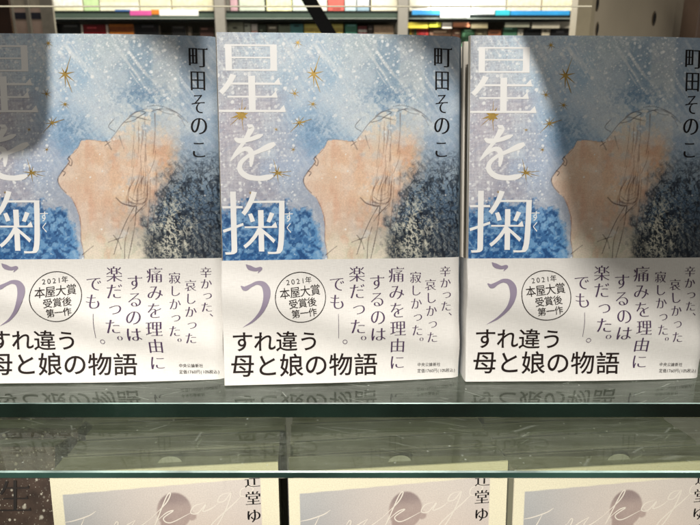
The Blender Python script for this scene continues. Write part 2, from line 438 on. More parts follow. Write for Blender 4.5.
def paint_jacket(X, Y):
    r = np.random.RandomState(9)
    col = paint_sky(X, Y)
    h1 = fbm(X, Y, 5, 151)-.5; h2 = fbm(X, Y, 5, 171)-.5
    # blue coat area
    d = (np.abs((X-266+9*h1)/60)**3.2+np.abs((Y-268+9*h2)/66)**3.2)**(1/3.2)
    m = smooth01((1.0-d+0.35*h1)/0.10)*smooth01((330-X)/3)
    b = rbf(X+10*h1, Y+10*h2, [(235,215,(96,134,176)),(225,250,(52,98,150)),(265,240,(72,120,170)),(300,220,(106,152,196)),(315,245,(94,144,192)),(285,205,(126,162,202)),(300,255,(74,124,174)),(250,258,(48,96,148))], 12)
    q = fbm(X, Y, 6, 181, 3)
    b = put(b, smooth01((q-.56)/.05)*.6, (44,86,138)); b = put(b, smooth01((.42-q)/.05)*.5, (136,176,210))
    q = fbm(X, Y, 3.2, 191, 2); b = put(b, smooth01((q-.62)/.04)*.6, (26,62,112)); b = put(b, smooth01((.33-q)/.04)*.5, (160,192,218))
    col = col*(1-m[..., None]) + b*m[..., None]
    # face turned upward
    FP = [(356,143),(346,142),(336,141),(329,142),(326,148),(320,154),(316,159),(315,164),(312,169),(308,174),(304.5,179),(304.5,184),(307,189),(311,194),(317,200),(321,208),(324,217),(325.5,228),(325.5,240),(326.5,250),(328,262),
          (400,262),(404,240),(402,215),(410,196),(424,180),(430,160),(434,140),(432,126),(424,117),(410,112),(393,110.5),(380,115),(370,124),(363,135)]
    inside_ = inpoly(X+1.2*h1, Y+1.2*h2, FP).astype(float)
    topn = fbm(X, Y, 5, 205); hz = smooth01((X-352)/14)*smooth01((150-Y)/24)        # chalky, broken crown of the head
    inside_ = inside_*(1-hz*smooth01((topn-.38)/.16)*.75)*(1-.35*smooth01((fbm(X, Y, 13, 208)-.55)/.15)*smooth01((X-345)/25))
    fade = smooth01((432-X-16*h1)/22)
    fc = rbf(X+14*h1, Y+14*h2, [(312,182,(232,196,172)),(330,165,(236,200,174)),(345,200,(236,194,168)),(335,225,(228,196,176)),(350,165,(238,192,160)),(375,180,(238,188,156)),(385,150,(240,206,180)),(395,128,(230,216,196)),
          (408,142,(228,184,152)),(413,158,(226,172,136)),(396,116,(206,214,216)),(412,118,(196,208,216)),(424,124,(186,202,216)),(384,124,(216,220,216)),(428,140,(190,200,208)),(402,130,(228,208,188)),(395,170,(236,192,160)),(340,185,(238,198,172)),(368,165,(240,204,180)),(372,148,(232,210,192)),(375,215,(214,180,158)),(390,235,(198,190,172)),(350,250,(222,212,190)),(335,252,(226,216,194)),(372,250,(210,208,188)),(400,205,(190,160,150)),(355,225,(216,184,166)),(385,225,(168,150,146)),(372,200,(240,206,170))], 11)
    fc = fc*.84 + np.array((212, 204, 192.))*.16 - np.array((9, 5, 6.))
    pe = np.exp(-segdist(X, Y, [(329,142),(316,159),(308,174),(304.5,182),(311,194),(321,208)])/7); fc = put(fc, pe*.45, (226, 210, 202))
    bp_ = fbm(X+5*h1, Y*.5, 8, 216, 3); fc = put(fc, smooth01((bp_-.5)/.25)*.4, (212, 164, 138)); fc = put(fc, smooth01((.46-bp_)/.2)*.3, (228, 214, 204))
    wm = smooth01((fbm(X+9*h2, Y, 9, 215)-.5)/.18)*.45; fc = put(fc, wm, (236, 220, 204))
    g = vnoise(X/1.0, Y/6, 2.0, 210); fc = fc*(1+0.02*(g-.5)[..., None]) + 10*(fbm(X, Y, 3, 220)-.5)[..., None]
    tex = vnoise(X/8, Y, 1.5, 230); fc = put(fc, .08*smooth01((tex-.62)/.2), (244,222,202))
    a = inside_*fade
    col = col*(1-a[..., None]) + fc*a[..., None]
    # pale halo above the forehead
    z = np.exp(-((np.hypot(X-396, (Y-150)*1.0)-42)/8)**2)*smooth01((140-Y)/12)
    col = put(col, np.clip(z*.6*smooth01((fbm(X, Y, 4, 240)-.35)/.2), 0, 1), (216,222,222))
    # dark scribbled hair
    m = smooth01((X+26*h1-388-np.clip((200-Y)*.42, -10, 60))/26)*smooth01((Y+24*h2-140)/46)
    m2 = smooth01((X-382)/10)*smooth01((Y+14*h1-222)/14)
    mu = smooth01((205-Y)/45)*.45; m = m*(1-mu)
    hb = rbf(X, Y, [(420,180,(112,132,150)),(450,170,(126,146,164)),(400,210,(90,112,134)),(425,215,(60,74,90)),(450,210,(66,86,108)),(410,245,(84,88,84)),(440,250,(58,66,74)),(458,235,(70,84,98)),(430,195,(84,112,140))], 14)
    col = put(col, m*.0, (0,0,0)); mm_ = np.clip(np.maximum(m, m2*.55), 0, 1)*.92
    col = col*(1-mm_[..., None]) + hb*mm_[..., None]
    for k, (ang, s) in enumerate(((.6,1.0),(-.7,1.1),(1.4,.9),(-.1,1.2),(2.4,1.0))):
        U = X*math.cos(ang)+Y*math.sin(ang); V = -X*math.sin(ang)+Y*math.cos(ang)
        wv = vnoise(U+5*h1, (V+6*h2)/6, 1.15*s, 300+k)
        col = put(col, mm_*smooth01((wv-.70)/.1)*.85, (26,32,42) if k % 2 else (36,46,60))
        wv = vnoise(U+5*h2, (V+6*h1)/5, 1.1*s, 330+k)
        dens = np.exp(-(((X-410)/22)**2+((Y-236)/34)**2))*.9 + .18
        col = put(col, mm_*smooth01((wv-.74)/.09)*np.clip(dens, 0, 1), (206,204,188))
    # fine ink lines
    def ink(P, w=.42, c=(52,40,42), a=.85, k=6):
        nonlocal col
        S = curve(P, k); xs = [p[0] for p in S]; ys = [p[1] for p in S]
        k_ = (X > min(xs)-3) & (X < max(xs)+3) & (Y > min(ys)-3) & (Y < max(ys)+3)
        if not k_.any(): return
        d = segdist(X[k_], Y[k_], S); al = a*(.22+.75*vnoise(X[k_], Y[k_], 5, 77))*smooth01((w*.8+.42-d)/.65)
        cc = col[k_]; col[k_] = cc*(1-al[:, None]) + np.array(c, float)*al[:, None]
    prof = [(429,127),(424,118),(416,112.5),(404,111),(393,110.5),(383,114),(374,121),(368,127),(362,135),(356,142),(349,143),(341,141.5),(333,140.5),(328.5,141.5),(326.5,147),(324,151),(320,155)]
    ink(prof, .25, (84,70,70), .7)
    ink([(317.5,157),(315,160),(316.5,163),(314.5,166),(311,170),(308,174),(304.5,180),(305,185),(308,190),(312,194)], .45, (60,50,52))
    ink([(316,158),(319,162),(318,167),(315,165)], .4); ink([(309,172),(312,174),(310,177)], .35)
    ink([(317,198),(321,207),(324.5,217),(325.5,228),(325.2,240),(327,250),(328,259)], .3, (120,80,70), .8)
    ink([(353,142),(356,147),(358,151)], .5); ink([(352,147),(357,143)], .4)
    for P in (((376,118),(384,113),(392,114),(386,118),(380,122),(372,124)), ((392,109),(402,107),(414,110),(424,116),(432,124)), ((398,113),(410,110),(422,114)), ((362,133),(356,128),(362,120)), ((366,137),(368,144),(370,150)), ((374,121),(379,118),(388,120),(396,122)), ((404,111),(412,115),(420,116),(428,121))):
        ink(P, .32, (62,60,66), .75)
    for i in range(20):
        x = r.uniform(380, 402); y = r.uniform(112, 190); L = r.uniform(18, 50); b_ = r.uniform(-5, 3)
        ink([(x, y), (x+b_*.3, y+L*.4), (x+b_-r.uniform(0, 3), y+L)], .22, (96,66,56), r.uniform(.35, .75))
    for i in range(8):
        x = r.uniform(378, 392); y = r.uniform(160, 185)
        ink([(x, y), (x-r.uniform(2, 7), y+12), (x-r.uniform(4, 8), y+26), (x+2, y+24), (x+3, y+10)], .22, (90,66,58), .6)
    ink([(361,199),(366,204),(373,206.5),(379,207)], .5); ink([(373,203),(379,205),(387,204),(390,199)], .45); ink([(374,198),(380,202),(388,199)], .35); ink([(372,201),(378,204),(386,205.5)], .3)
    for P in (((378,208),(370,222),(362,240),(357,255)), ((372,228),(368,243),(367,262)), ((352,243),(360,240),(366,238)), ((357,236),(362,243),(364,250)), ((380,207),(378,226),(374,245),(370,262)), ((388,206),(380,214),(374,222))):
        ink(P, .38, (64,56,54), .8)
    ink([(326,256),(332,251),(337,247)], .35)
    for i in range(16):
        x = r.uniform(382, 452); y = r.uniform(225, 235); ink([(x, y), (x+r.uniform(-1, 1), y+14), (x+r.uniform(-2, 2), y+34)], .3, (38,42,50), .6)
    # splatter of white paint
    for i in range(1500):
        t = r.rand()
        if t < .45: x, y = r.uniform(218, 300), r.uniform(34, 205)
        elif t < .8: x, y = r.uniform(300, 428), 34+abs(r.normal(0, 42))
        else: x, y = r.uniform(218, 462), r.uniform(34, 262)
        if y > 262: continue
        s = abs(r.normal(0, .42))+.25 if r.rand() < .93 else r.uniform(1.1, 1.9)
        if x > 300 and y > 145: s *= .5
        if x < 330 and y > 205 and r.rand() < .7: continue
        k_ = (abs(X-x) < s+1.5) & (abs(Y-y) < s+1.5)
        al = smooth01((s+.35-np.hypot(X[k_]-x, Y[k_]-y))/.7)*r.uniform(.45, .95)
        cc = col[k_]; col[k_] = cc*(1-al[:, None]) + np.array((238,240,240.))*al[:, None]
    for k in range(60):   # falling scratches top left
        x = r.uniform(245, 345); y = r.uniform(34, 62); L = r.uniform(6, 22)
        ink([(x, y), (x+L*.33, y+L*.55), (x+L*.62, y+L)], .2, (232,238,240), r.uniform(.2, .7), 2)
    ink([(217,236),(224,246),(231,255)], .5, (170,200,222), .7); ink([(222,232),(232,248)], .4, (150,186,214), .6)
    return np.clip(col, 8, 242)

def grid_mesh(name, fnpaint, nu, nv, x0, x1, z0, z1, fn, m, parent, smooth=True):
    u = np.linspace(x0, x1, nu); v = np.linspace(z0, z1, nv); U, V = np.meshgrid(u, v)
    col = fnpaint(U, V)/255.0
    colL = np.where(col <= 0.04045, col/12.92, ((col+0.055)/1.055)**2.4)
    co = [fn((a/1000, 0, b/1000)) for a, b in zip(U.ravel(), V.ravel())]
    idx = np.arange(nu*nv).reshape(nv, nu)
    faces = np.stack([idx[:-1, :-1], idx[:-1, 1:], idx[1:, 1:], idx[1:, :-1]], -1).reshape(-1, 4)
    me = bpy.data.meshes.new(name); me.from_pydata(co, [], faces.tolist()); me.materials.append(m)
    at_ = me.color_attributes.new('print', 'FLOAT_COLOR', 'POINT')
    buf = np.ones((nu*nv, 4), np.float32); buf[:, :3] = colL.reshape(-1, 3); at_.data.foreach_set('color', buf.ravel())
    if smooth: me.polygons.foreach_set('use_smooth', [True]*len(me.polygons))
    me.update(); o = bpy.data.objects.new(name, me); C.objects.link(o); o.parent = parent
    return o

# ------------------------------------------------------------------ material set
M_print = paint_mat('printed_jacket'); M_print2 = paint_mat('printed_photo_jacket', 0.5, 0.05)
M_band = band_mat()
M_white = mat('white_ink', (0.86, 0.86, 0.85), rough=0.4, var=0.02)
M_black = mat('black_ink', (0.010, 0.009, 0.010), rough=0.5, spec=.15, var=0.1)
M_brown = mat('warm_black_ink', (0.016, 0.010, 0.009), rough=0.5, spec=.15, var=0.1)
M_purple = mat('purple_ink', (0.25, 0.21, 0.29), rough=0.5, var=0.05)
M_dpurple = mat('dark_purple_ink', (0.075, 0.045, 0.095), rough=0.5, spec=.15, var=0.1)
M_gold = mat('gold_foil', (0.44, 0.29, 0.07), rough=0.42, metal=0.45, var=0.2, scale=500)
M_jspine = mat('jacket_spine', (0.10, 0.15, 0.20), rough=0.4, var=0.5, scale=120)
M_jflap = mat('jacket_fold', (0.72, 0.68, 0.60), rough=0.5, var=0.04)
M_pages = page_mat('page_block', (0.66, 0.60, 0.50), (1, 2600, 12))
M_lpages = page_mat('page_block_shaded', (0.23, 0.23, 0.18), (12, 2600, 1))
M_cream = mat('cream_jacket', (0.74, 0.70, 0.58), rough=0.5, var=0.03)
M_rear = mat('cream_jacket_shaded', (0.20, 0.20, 0.16), rough=0.6, var=0.15, scale=40)  # cream jacket with the shade of the rear rows put into its colour
M_slip = mat('slip_paper', (0.30, 0.31, 0.27), rough=0.7, var=0.06)

# ------------------------------------------------------------------ upper book
def bow(x):                   # board bows back toward the spine
    t = max(0, (x/0.130-.4)/.6); y = .004*t*t
    if x > .1255: y += 0.0022*((x-.1255)/.0045)**2
    return y
def bend(p):
    x, y, z = p; return (x, y+bow(min(max(x, 0), .130)), z)
def bendf(p):                 # paper band sits a little proud and is slightly wavy
    x, y, z = p; q = bend(p)
    w = 0.00035*math.sin(x*62+1.0)*min(1, max(0, (z)/.03)) + 0.0002*math.sin(z*140+x*30)
    env = max(0, math.sin(math.pi*min(1, max(0, z/.0665))))**.6
    d1 = z-(.052-.26*x); d2 = z-(.030+.30*max(0, x-.075))
    w += env*(.0036*math.exp(-(d1/.0115)**2) + .0012*math.exp(-(d2/.008)**2)*min(1, max(0, (x-.05)/.03)))
    return (q[0], q[1]-.0008-w, q[2])
BT = [mm(222, 262.3)[1], mm(340, 260.3)[1], mm(460, 258)[1]]
def bandtop(x): return (BT[0] + (BT[2]-BT[0])*x/W)      # mm

def slab(mb, x0, x1, y0, y1, z0, z1, nu=12, nv=1, mi=0):
    """closed box, subdivided in x so it can follow the bow"""
    mb.grid(lambda u, v: (x0+(x1-x0)*u, y0, z0+(z1-z0)*v), nu, nv, mi)
    mb.grid(lambda u, v: (x1-(x1-x0)*u, y1, z0+(z1-z0)*v), nu, nv, mi)
    mb.grid(lambda u, v: (x0+(x1-x0)*u, y0+(y1-y0)*v, z1), nu, 1, mi)
    mb.grid(lambda u, v: (x1-(x1-x0)*u, y0+(y1-y0)*v, z0), nu, 1, mi)
    mb.grid(lambda u, v: (x0, y1-(y1-y0)*u, z0+(z1-z0)*v), 1, nv, mi)
    mb.grid(lambda u, v: (x1, y0+(y1-y0)*u, z0+(z1-z0)*v), 1, nv, mi)

def build_novel(detail=True):
    root = empty('hardcover_book')
    w, h, t = W/1000, H/1000, T/1000
    # front board wrapped in the printed jacket
    mb = MB(); slab(mb, 0, w, 0.0003, 0.0030, 0, h, 40)
    board = mb.build('front_cover', M_jflap, root, fn=bend)
    if detail:
        # join painted face with the board: painted grid is its own mesh under the cover
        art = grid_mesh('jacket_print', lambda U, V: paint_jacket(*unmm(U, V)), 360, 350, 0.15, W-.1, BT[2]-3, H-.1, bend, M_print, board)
        ti = Ink()
        def bb(x0, y0, x1, y1):
            a = mm(x0, y1); b = mm(x1, y0); c = mm(x0, y0); return (a[0], a[1], b[0], b[1])
        ti.char('星', 0, 0, 1, sty='title', bbox=bb(219.5, 45.5, 286, 112.5))
        ti.char('掬', 0, 0, 1, sty='title', bbox=bb(223.5, 192, 285.2, 256.5))
        ti.char('す', 0, 0, 1, sty='gothic', bbox=bb(285.5, 213, 293.5, 223)); ti.char('く', 0, 0, 1, sty='gothic', bbox=bb(287.5, 224, 291.5, 234))
        def B(px, wpx): return [(*mm(x, y), w_/1.87*1.22) for x, y, w_ in px]
        # the kana "wo" as three brush strokes
        ti.brush(B([(235,139,1.6),(240,141.5,4.2),(250,140.5,3.4),(259,137.5,3.6),(264,135.5,1.2)], 1))
        ti.brush(B([(248,125.5,1.0),(252,128.5,5.0),(250,134,4.4),(244,144,3.0),(237,153,2.6),(231,162,1.0)], 1))
        ti.brush(B([(231,162,.8),(238,154.5,2.4),(245,150,3.4),(250.5,151,4.6),(252.5,157,4.2),(252,164,3.0),(251.5,168,1.6)], 1))
        ti.brush(B([(276,144.5,3.0),(270,147.5,5.0),(260,152,3.6),(249,157,3.0),(241.5,164,3.6),(241,171.5,4.4),(248,177.5,4.6),(259,179.5,4.2),(268,178.5,4.6),(274,176.5,2.4)], 1))
        ti.build('title_lettering', M_white, board, bend, lift=.00008)
        au = Ink()
        for ch, b in (('町', (434.8,49.4,453,68.8)), ('田', (435.8,73.4,449.7,91.7)), ('そ', (436,96.3,448.5,114.5)), ('の', (434.4,119.5,450,135.5)), ('こ', (435.5,144,447.2,158.3))):
            au.char(ch, 0, 0, 1, sty='ming', bbox=bb(*b))
        au.build('author_lettering', M_black, board, bend, lift=.00008)
        # gold foil stars
        st = Ink(); r = random.Random(4)
        for x, y, s, n in ((299.4,43.7,6,8),(315,75,12.5,7),(296,94.7,6,7),(314.2,105.4,6,9),(300.5,124,8.5,8),(277.2,130.5,3.4,8),(242.3,115.7,10,8),(278,174,9.5,7),(294.4,150.7,4.2,7),(251,194,3.2,8)):
            cx, cy = mm(x, y); rr = s/1.87; core = rr*(.15 if s not in (10,) else .34); L = []
            a0 = r.uniform(0, 1)
            for i in range(n):
                a = a0+2*math.pi*i/n; ln = rr*r.uniform(.5, 1.15)
                L.append((cx+ln*math.cos(a), cy+ln*math.sin(a)))
                L.append((cx+core*math.cos(a+math.pi/n), cy+core*math.sin(a+math.pi/n)))
            st.poly(L)
            if s > 8:
                for i in range(3):
                    a = r.uniform(0, 6.28); st.brush([(cx+core*.7*math.cos(a), cy+core*.7*math.sin(a), .5), (cx+rr*1.5*math.cos(a), cy+rr*1.5*math.sin(a), .12)])
        st.build('gold_stars', M_gold, board, bend, lift=0.00006)
    # back board, spine, page block
    mb = MB(); slab(mb, 0, w, t-.003, t-.0003, 0, h, 20); mb.build('back_cover', M_jflap, root, fn=bend)
    mb = MB()
    def sp(u, v):
        a = -math.pi/2+math.pi*u; return (w-.0006+.0030*math.cos(a), t/2+(t/2-.0002)*math.sin(a)+bow(w), h*v)
    mb.grid(sp, 14, 1); mb.build('spine', M_jspine, root, smooth=True)
    mb = MB(); slab(mb, .0025, w-.004, .0031, t-.0031, .002, h-.002, 20); mb.build('page_block', M_pages, root, fn=bend)
    # paper band: front, fold round the fore edge, inside flap
    mb = MB()
    n = 60
    mb.grid(lambda u, v: (w*u, 0, v*bandtop(u*W)/1000+.0002), n, 16)
    mb2 = MB(); mb2.v = [bendf(p) for p in mb.v]; mb2.f = mb.f; mb2.m = mb.m
    x0 = bendf((0, 0, 0)); zt = bandtop(0)/1000
    def fold(u, v):
        z = .0002+v*zt; f = bendf((0, 0, z)); a = math.pi/2*min(1, u*3)
        if u < 1/3: return (f[0]-.0008*math.sin(a), f[1]+.0008*(1-math.cos(a)), z)
        return (f[0]-.0008, f[1]+.0008+(u-1/3)*1.5*(t-.001), z)
    mb2.grid(fold, 12, 16)
    band = mb2.build('paper_band', M_band, root, smooth=True)
    # jacket fold along the fore edge
    mb = MB()
    for (y0, y1) in ((.0004, .0034), (t-.0034, t-.0004)):
        mb.grid(lambda u, v, y0=y0, y1=y1: (-.0003-.0004*math.sin(math.pi*u), y0+(y1-y0)*u, h*v), 4, 1)
    mb.build('jacket_fold', M_jflap, root, smooth=True)
    if detail:
        def boxmm(x0, y0, x1, y1): a = mm(x0, y1); b = mm(x1, y0); return (a[0], a[1], b[0], b[1])
        bu = Ink()
        def B(px): return [(*mm(x, y), w_/1.87) for x, y, w_ in px]
        bu.brush(B([(246.5,265.5,.6),(250,268.5,4.6),(256,270.5,3.6),(261.5,269.5,3.2),(258.5,274,.5)]))
        bu.brush(B([(241.8,286.5,.8),(246,289,4.4),(252,286,3.2),(258,283.5,3.6),(264,285,5.6),(267.5,291,7.4),(267,300,6.0),(262.5,311,4.0),(254,321,2.4),(243.5,328,.3)]))
        bu.build('purple_kana', M_purple, band, bendf)
        k = Ink()
        def column(txt, cx, y0, y1, cw, sty='light'):
            n = len(txt); 
            for i, ch in enumerate(txt):
                yc = y0+(y1-y0)*(i+.5)/n; x = cx; s = cw; yy = yc
                if ch in '、。': x += cw*.62; yy -= (y1-y0)/n*.60
                if ch in 'っ': x += cw*.08; yy -= (y1-y0)/n*.08
                u, v = mm(x, yy); u2, v2 = mm(x, yy+1); k.char(ch, u, v, s/1.87, min(s*1.02, (y1-y0)/n*1.05)/1.87, sty=sty)
        column('辛かった、', 444, 266, 322.5, 12.4); column('哀しかった', 429.3, 278.5, 341.5, 12.6); column('寂しかった。', 414.6, 271, 347.5, 12.6)
        column('痛みを理由に', 395.7, 266, 369.5, 17.2); column('するのは', 376.5, 274, 340.5, 17.2); column('楽だった。', 356.8, 266, 350, 17.2)
        column('でも', 337, 275.5, 310, 17.0)
        a = mm(338, 313); b = mm(338.3, 337.5); k.brush([(a[0], a[1], .22), (b[0], b[1], .22)])
        u, v = mm(344.5, 341.0); k.ring(u, v, 1.15, .3)
        k.build('slogan_lettering', M_dpurple, band, bendf)
        hd = Ink()
        def rowt(txt, x0, x1, yc0, yc1, hpx, sty):
            n = len(txt)
            for i, ch in enumerate(txt):
                f_ = (i+.5)/n; x = x0+(x1-x0)*f_; y = yc0+(yc1-yc0)*f_; u, v = mm(x, y)
                hd.char(ch, u, v, (x1-x0)/n/1.87*1.04, hpx/1.87, sty=sty)
        rowt('すれ違う', 231.5, 320, 342.6, 340.6, 22.5, 'bold'); rowt('母と娘の物語', 230.5, 377, 366.6, 362.8, 25.0, 'bold')
        hd.build('headline_lettering', M_brown, band, bendf)
        em = Ink(); c = mm(301, 297.4); em.ring(c[0], c[1], 25.2/1.87, .42)
        def arc(txt, cx, cy, wpx, hpx, sty, rot=R(5.5)):
            n = len(txt); u0, v0 = mm(cx, cy); cw = wpx/1.87/n
            for i, ch in enumerate(txt):
                d = (i-(n-1)/2)*cw; lat = ch.isdigit()
                em.char(ch, u0+d*math.cos(rot), v0+d*math.sin(rot), hpx/1.87 if lat else cw*1.04, hpx/1.87, sty='latin' if lat else sty, rot=rot)
        u0 = mm(297, 281.8); xx = -6.2
        for ch, wd in zip('2021年', (3.0, 3.0, 3.0, 2.8, 3.6)):
            xx += wd/2; em.char(ch, u0[0]+xx*math.cos(R(5.5)), u0[1]+xx*math.sin(R(5.5)), 3.9 if ch != '年' else 3.6, 3.9, sty='latin' if ch != '年' else 'gothic', rot=R(5.5)); xx += wd/2-.25
        arc('本屋大賞', 300.5, 291.8, 41, 11.5, 'gothic'); arc('受賞後', 303, 302.6, 28, 9.8, 'gothic'); arc('第一作', 304.5, 312.3, 25.5, 9.2, 'gothic')
        em.build('award_emblem', M_brown, band, bendf)
        pr = Ink()
        def small(txt, x0, x1, y, h_):
            xs = x0
            wd = [0.55 if ord(ch) < 128 else 1.0 for ch in txt]; tot = sum(wd)
            for ch, q in zip(txt, wd):
                cw = (x1-x0)*q/tot; u, v = mm(xs+cw/2, y-(xs-x0)*.012); pr.char(ch, u, v, h_/1.87 if q < 1 else cw/1.87*1.02, h_/1.87, sty='latin' if q < 1 else 'gothic'); xs += cw
        small('中央公論新社', 415.5, 438.5, 363.4, 4.4); small('定価1760円(10%税込)', 415.5, 453.5, 369.6, 4.6)
        pr.build('price_lettering', M_brown, band, bendf)
    return root

def pose(root, cx, cy, z, yaw, lean, w=W/1000):
    """base centre cx,cy; leaning back"""
    m = Matrix.Translation((cx, cy, z)) @ Matrix.Rotation(yaw, 4, 'Z') @ Matrix.Rotation(-lean, 4, 'X') @ Matrix.Translation((-w/2, 0, 0))
    root.matrix_world = m
    root.location, q, _ = m.decompose(); root.rotation_euler = q.to_euler()

UP = [(-.1359, .2852, 1.2, 9.5), (-.0030, .2851, 3.3, 9.3), (.1298, .2870, 0.8, 10.2)]
SL = 'white haired night sky'
ul = ['blue illustrated hardcover book standing leftmost on the upper glass shelf, cut by the photo edge',
      'evenly lit blue illustrated hardcover book, middle one of three on the upper glass shelf',
      'blue illustrated hardcover book standing rightmost on the upper glass shelf, its cover mostly in shadow']
novel = build_novel(True)
for i, (x, y, a, l) in enumerate(UP):
    o = novel if i == 0 else copy_tree(novel)
    pose(o, x, y, 0.0006, R(a), R(l)); o.scale = ((1, 1, 1.022)[i], 1, 1)
    tag(o, ul[i], 'book', 'blue novels facing out on the upper shelf')
plain = build_novel(False)
k = 0
side = ['left', 'middle', 'right']
for i, (x, y, a, l) in enumerate(UP):
    for j in (1, 2):
        o = plain if k == 0 else copy_tree(plain); k += 1
        pose(o, x+.001*j, y+.0225*j/math.cos(R(l)), .0006, R(a*.6), R(l))
        tag(o, '%s copy of the same blue novel directly behind the %s front book' % (('second', 'third')[j-1], side[i]), 'book', 'spare copies behind the front books')

# ------------------------------------------------------------------ glass shelves
G1 = glass_mats('_thick', (0.56, 0.60, 0.56), (0.004, 0.011, 0.008), 0.10, .05, .05)  # dust veil also paints a paler, flatter reflection on this sheet
G2 = glass_mats('_thin', (0.80, 0.82, 0.72), (0.02, 0.05, 0.04), 0.05, 0.02, .03)
def plate(name, x0, x1, yf, yb, zt, th, G, label, cat, bev):
    mb = MB()
    z0 = zt-th
    mb.face([(x0, yf+bev, zt), (x1, yf+bev, zt), (x1, yb, zt), (x0, yb, zt)], 0)
    mb.face([(x0, yf+bev, z0), (x0, yb, z0), (x1, yb, z0), (x1, yf+bev, z0)], 0)
    mb.face([(x0, yf, z0+bev), (x1, yf, z0+bev), (x1, yf, zt-bev), (x0, yf, zt-bev)], 1)
    mb.face([(x0, yf, zt-bev), (x1, yf, zt-bev), (x1, yf+bev, zt), (x0, yf+bev, zt)], 2)
    mb.face([(x0, yf+bev, z0), (x1, yf+bev, z0), (x1, yf, z0+bev), (x0, yf, z0+bev)], 1)
    mb.face([(x0, yb, z0), (x0, yb, zt), (x1, yb, zt), (x1, yb, z0)], 1)
    mb.face([(x0, yf+bev, z0), (x0, yf+bev, zt), (x0, yb, zt), (x0, yb, z0)], 1); mb.face([(x1, yf+bev, z0), (x1, yb, z0), (x1, yb, zt), (x1, yf+bev, zt)], 1)
    o = mb.build(name, list(G)); tag(o, label, cat); return o
YF1 = .2626; YF2 = .2168
plate('glass_shelf', -.45, .45, YF1, .40, 0, .0084, G1, 'thick glass shelf with a dark green front edge carrying the blue books', 'shelf', .0004)
plate('glass_shelf', -.45, .45, YF2, .42, -.0086, .0038, G2, 'thinner dusty glass sheet jutting forward beneath the thick glass shelf', 'shelf', .0006)

# ------------------------------------------------------------------ lower books
LZ = -.053
def lower_paint(U, V):
    """cream margin, a hazy portrait photograph inside it"""
    col = np.zeros(U.shape+(3,)); col[:] = (236, 229, 208)
    x0, x1, y1 = 6.2, 119.5, H-13.0
    yt = y1+(U-x0)*.035
    m = smooth01((U-x0)/.35)*smooth01((x1-U)/.35)*smooth01((yt-V)/.4)*smooth01((V-14)/.4)
    ph = rbf(U, V, [(10,172,(158,166,178)),(12,150,(112,122,140)),(35,172,(188,182,186)),(60,172,(206,196,194)),(60,150,(206,188,184)),(95,176,(214,206,204)),(110,160,(200,188,190)),(40,150,(184,172,176)),(90,140,(214,190,180)),(20,110,(90,100,120)),(60,100,(150,130,130)),(110,100,(170,150,150)),(60,40,(120,110,118)),(115,40,(130,124,136))], 17)
    ph = ph + 8*(fbm(U, V, 10, 400)-.5)[..., None]
    hx = 68.5; hy = H-27.5
    d = np.hypot((U-hx)/10.6, (V-hy)/12.5); hd = smooth01((1-d)/.12)
    neck = smooth01((7.5-abs(U-hx+1.5))/1.5)*smooth01((hy-4-V)/2)
    sh = smooth01((30+(hy-20-V)*.5-abs(U-hx))/4)*smooth01((hy-20-V)/3)
    nose = smooth01((1-np.hypot((U-hx-10)/3.2, (V-hy+4)/3))/.4)
    ph = ph*.58+np.array((222,214,210.))*.42
    k = np.clip(np.maximum(np.maximum(hd, nose*.9), np.maximum(neck, sh)), 0, 1)*(.52+.3*(fbm(U, V, 9, 410)-.5))
    ph = put(ph, k, (140,116,116))
    ph = put(ph, hd*smooth01((V-hy-1)/8)*.3, (104,92,100))
    col = col*(1-m[..., None]) + ph*m[..., None]
    return np.clip(col, 5, 245)
ident = lambda p: p
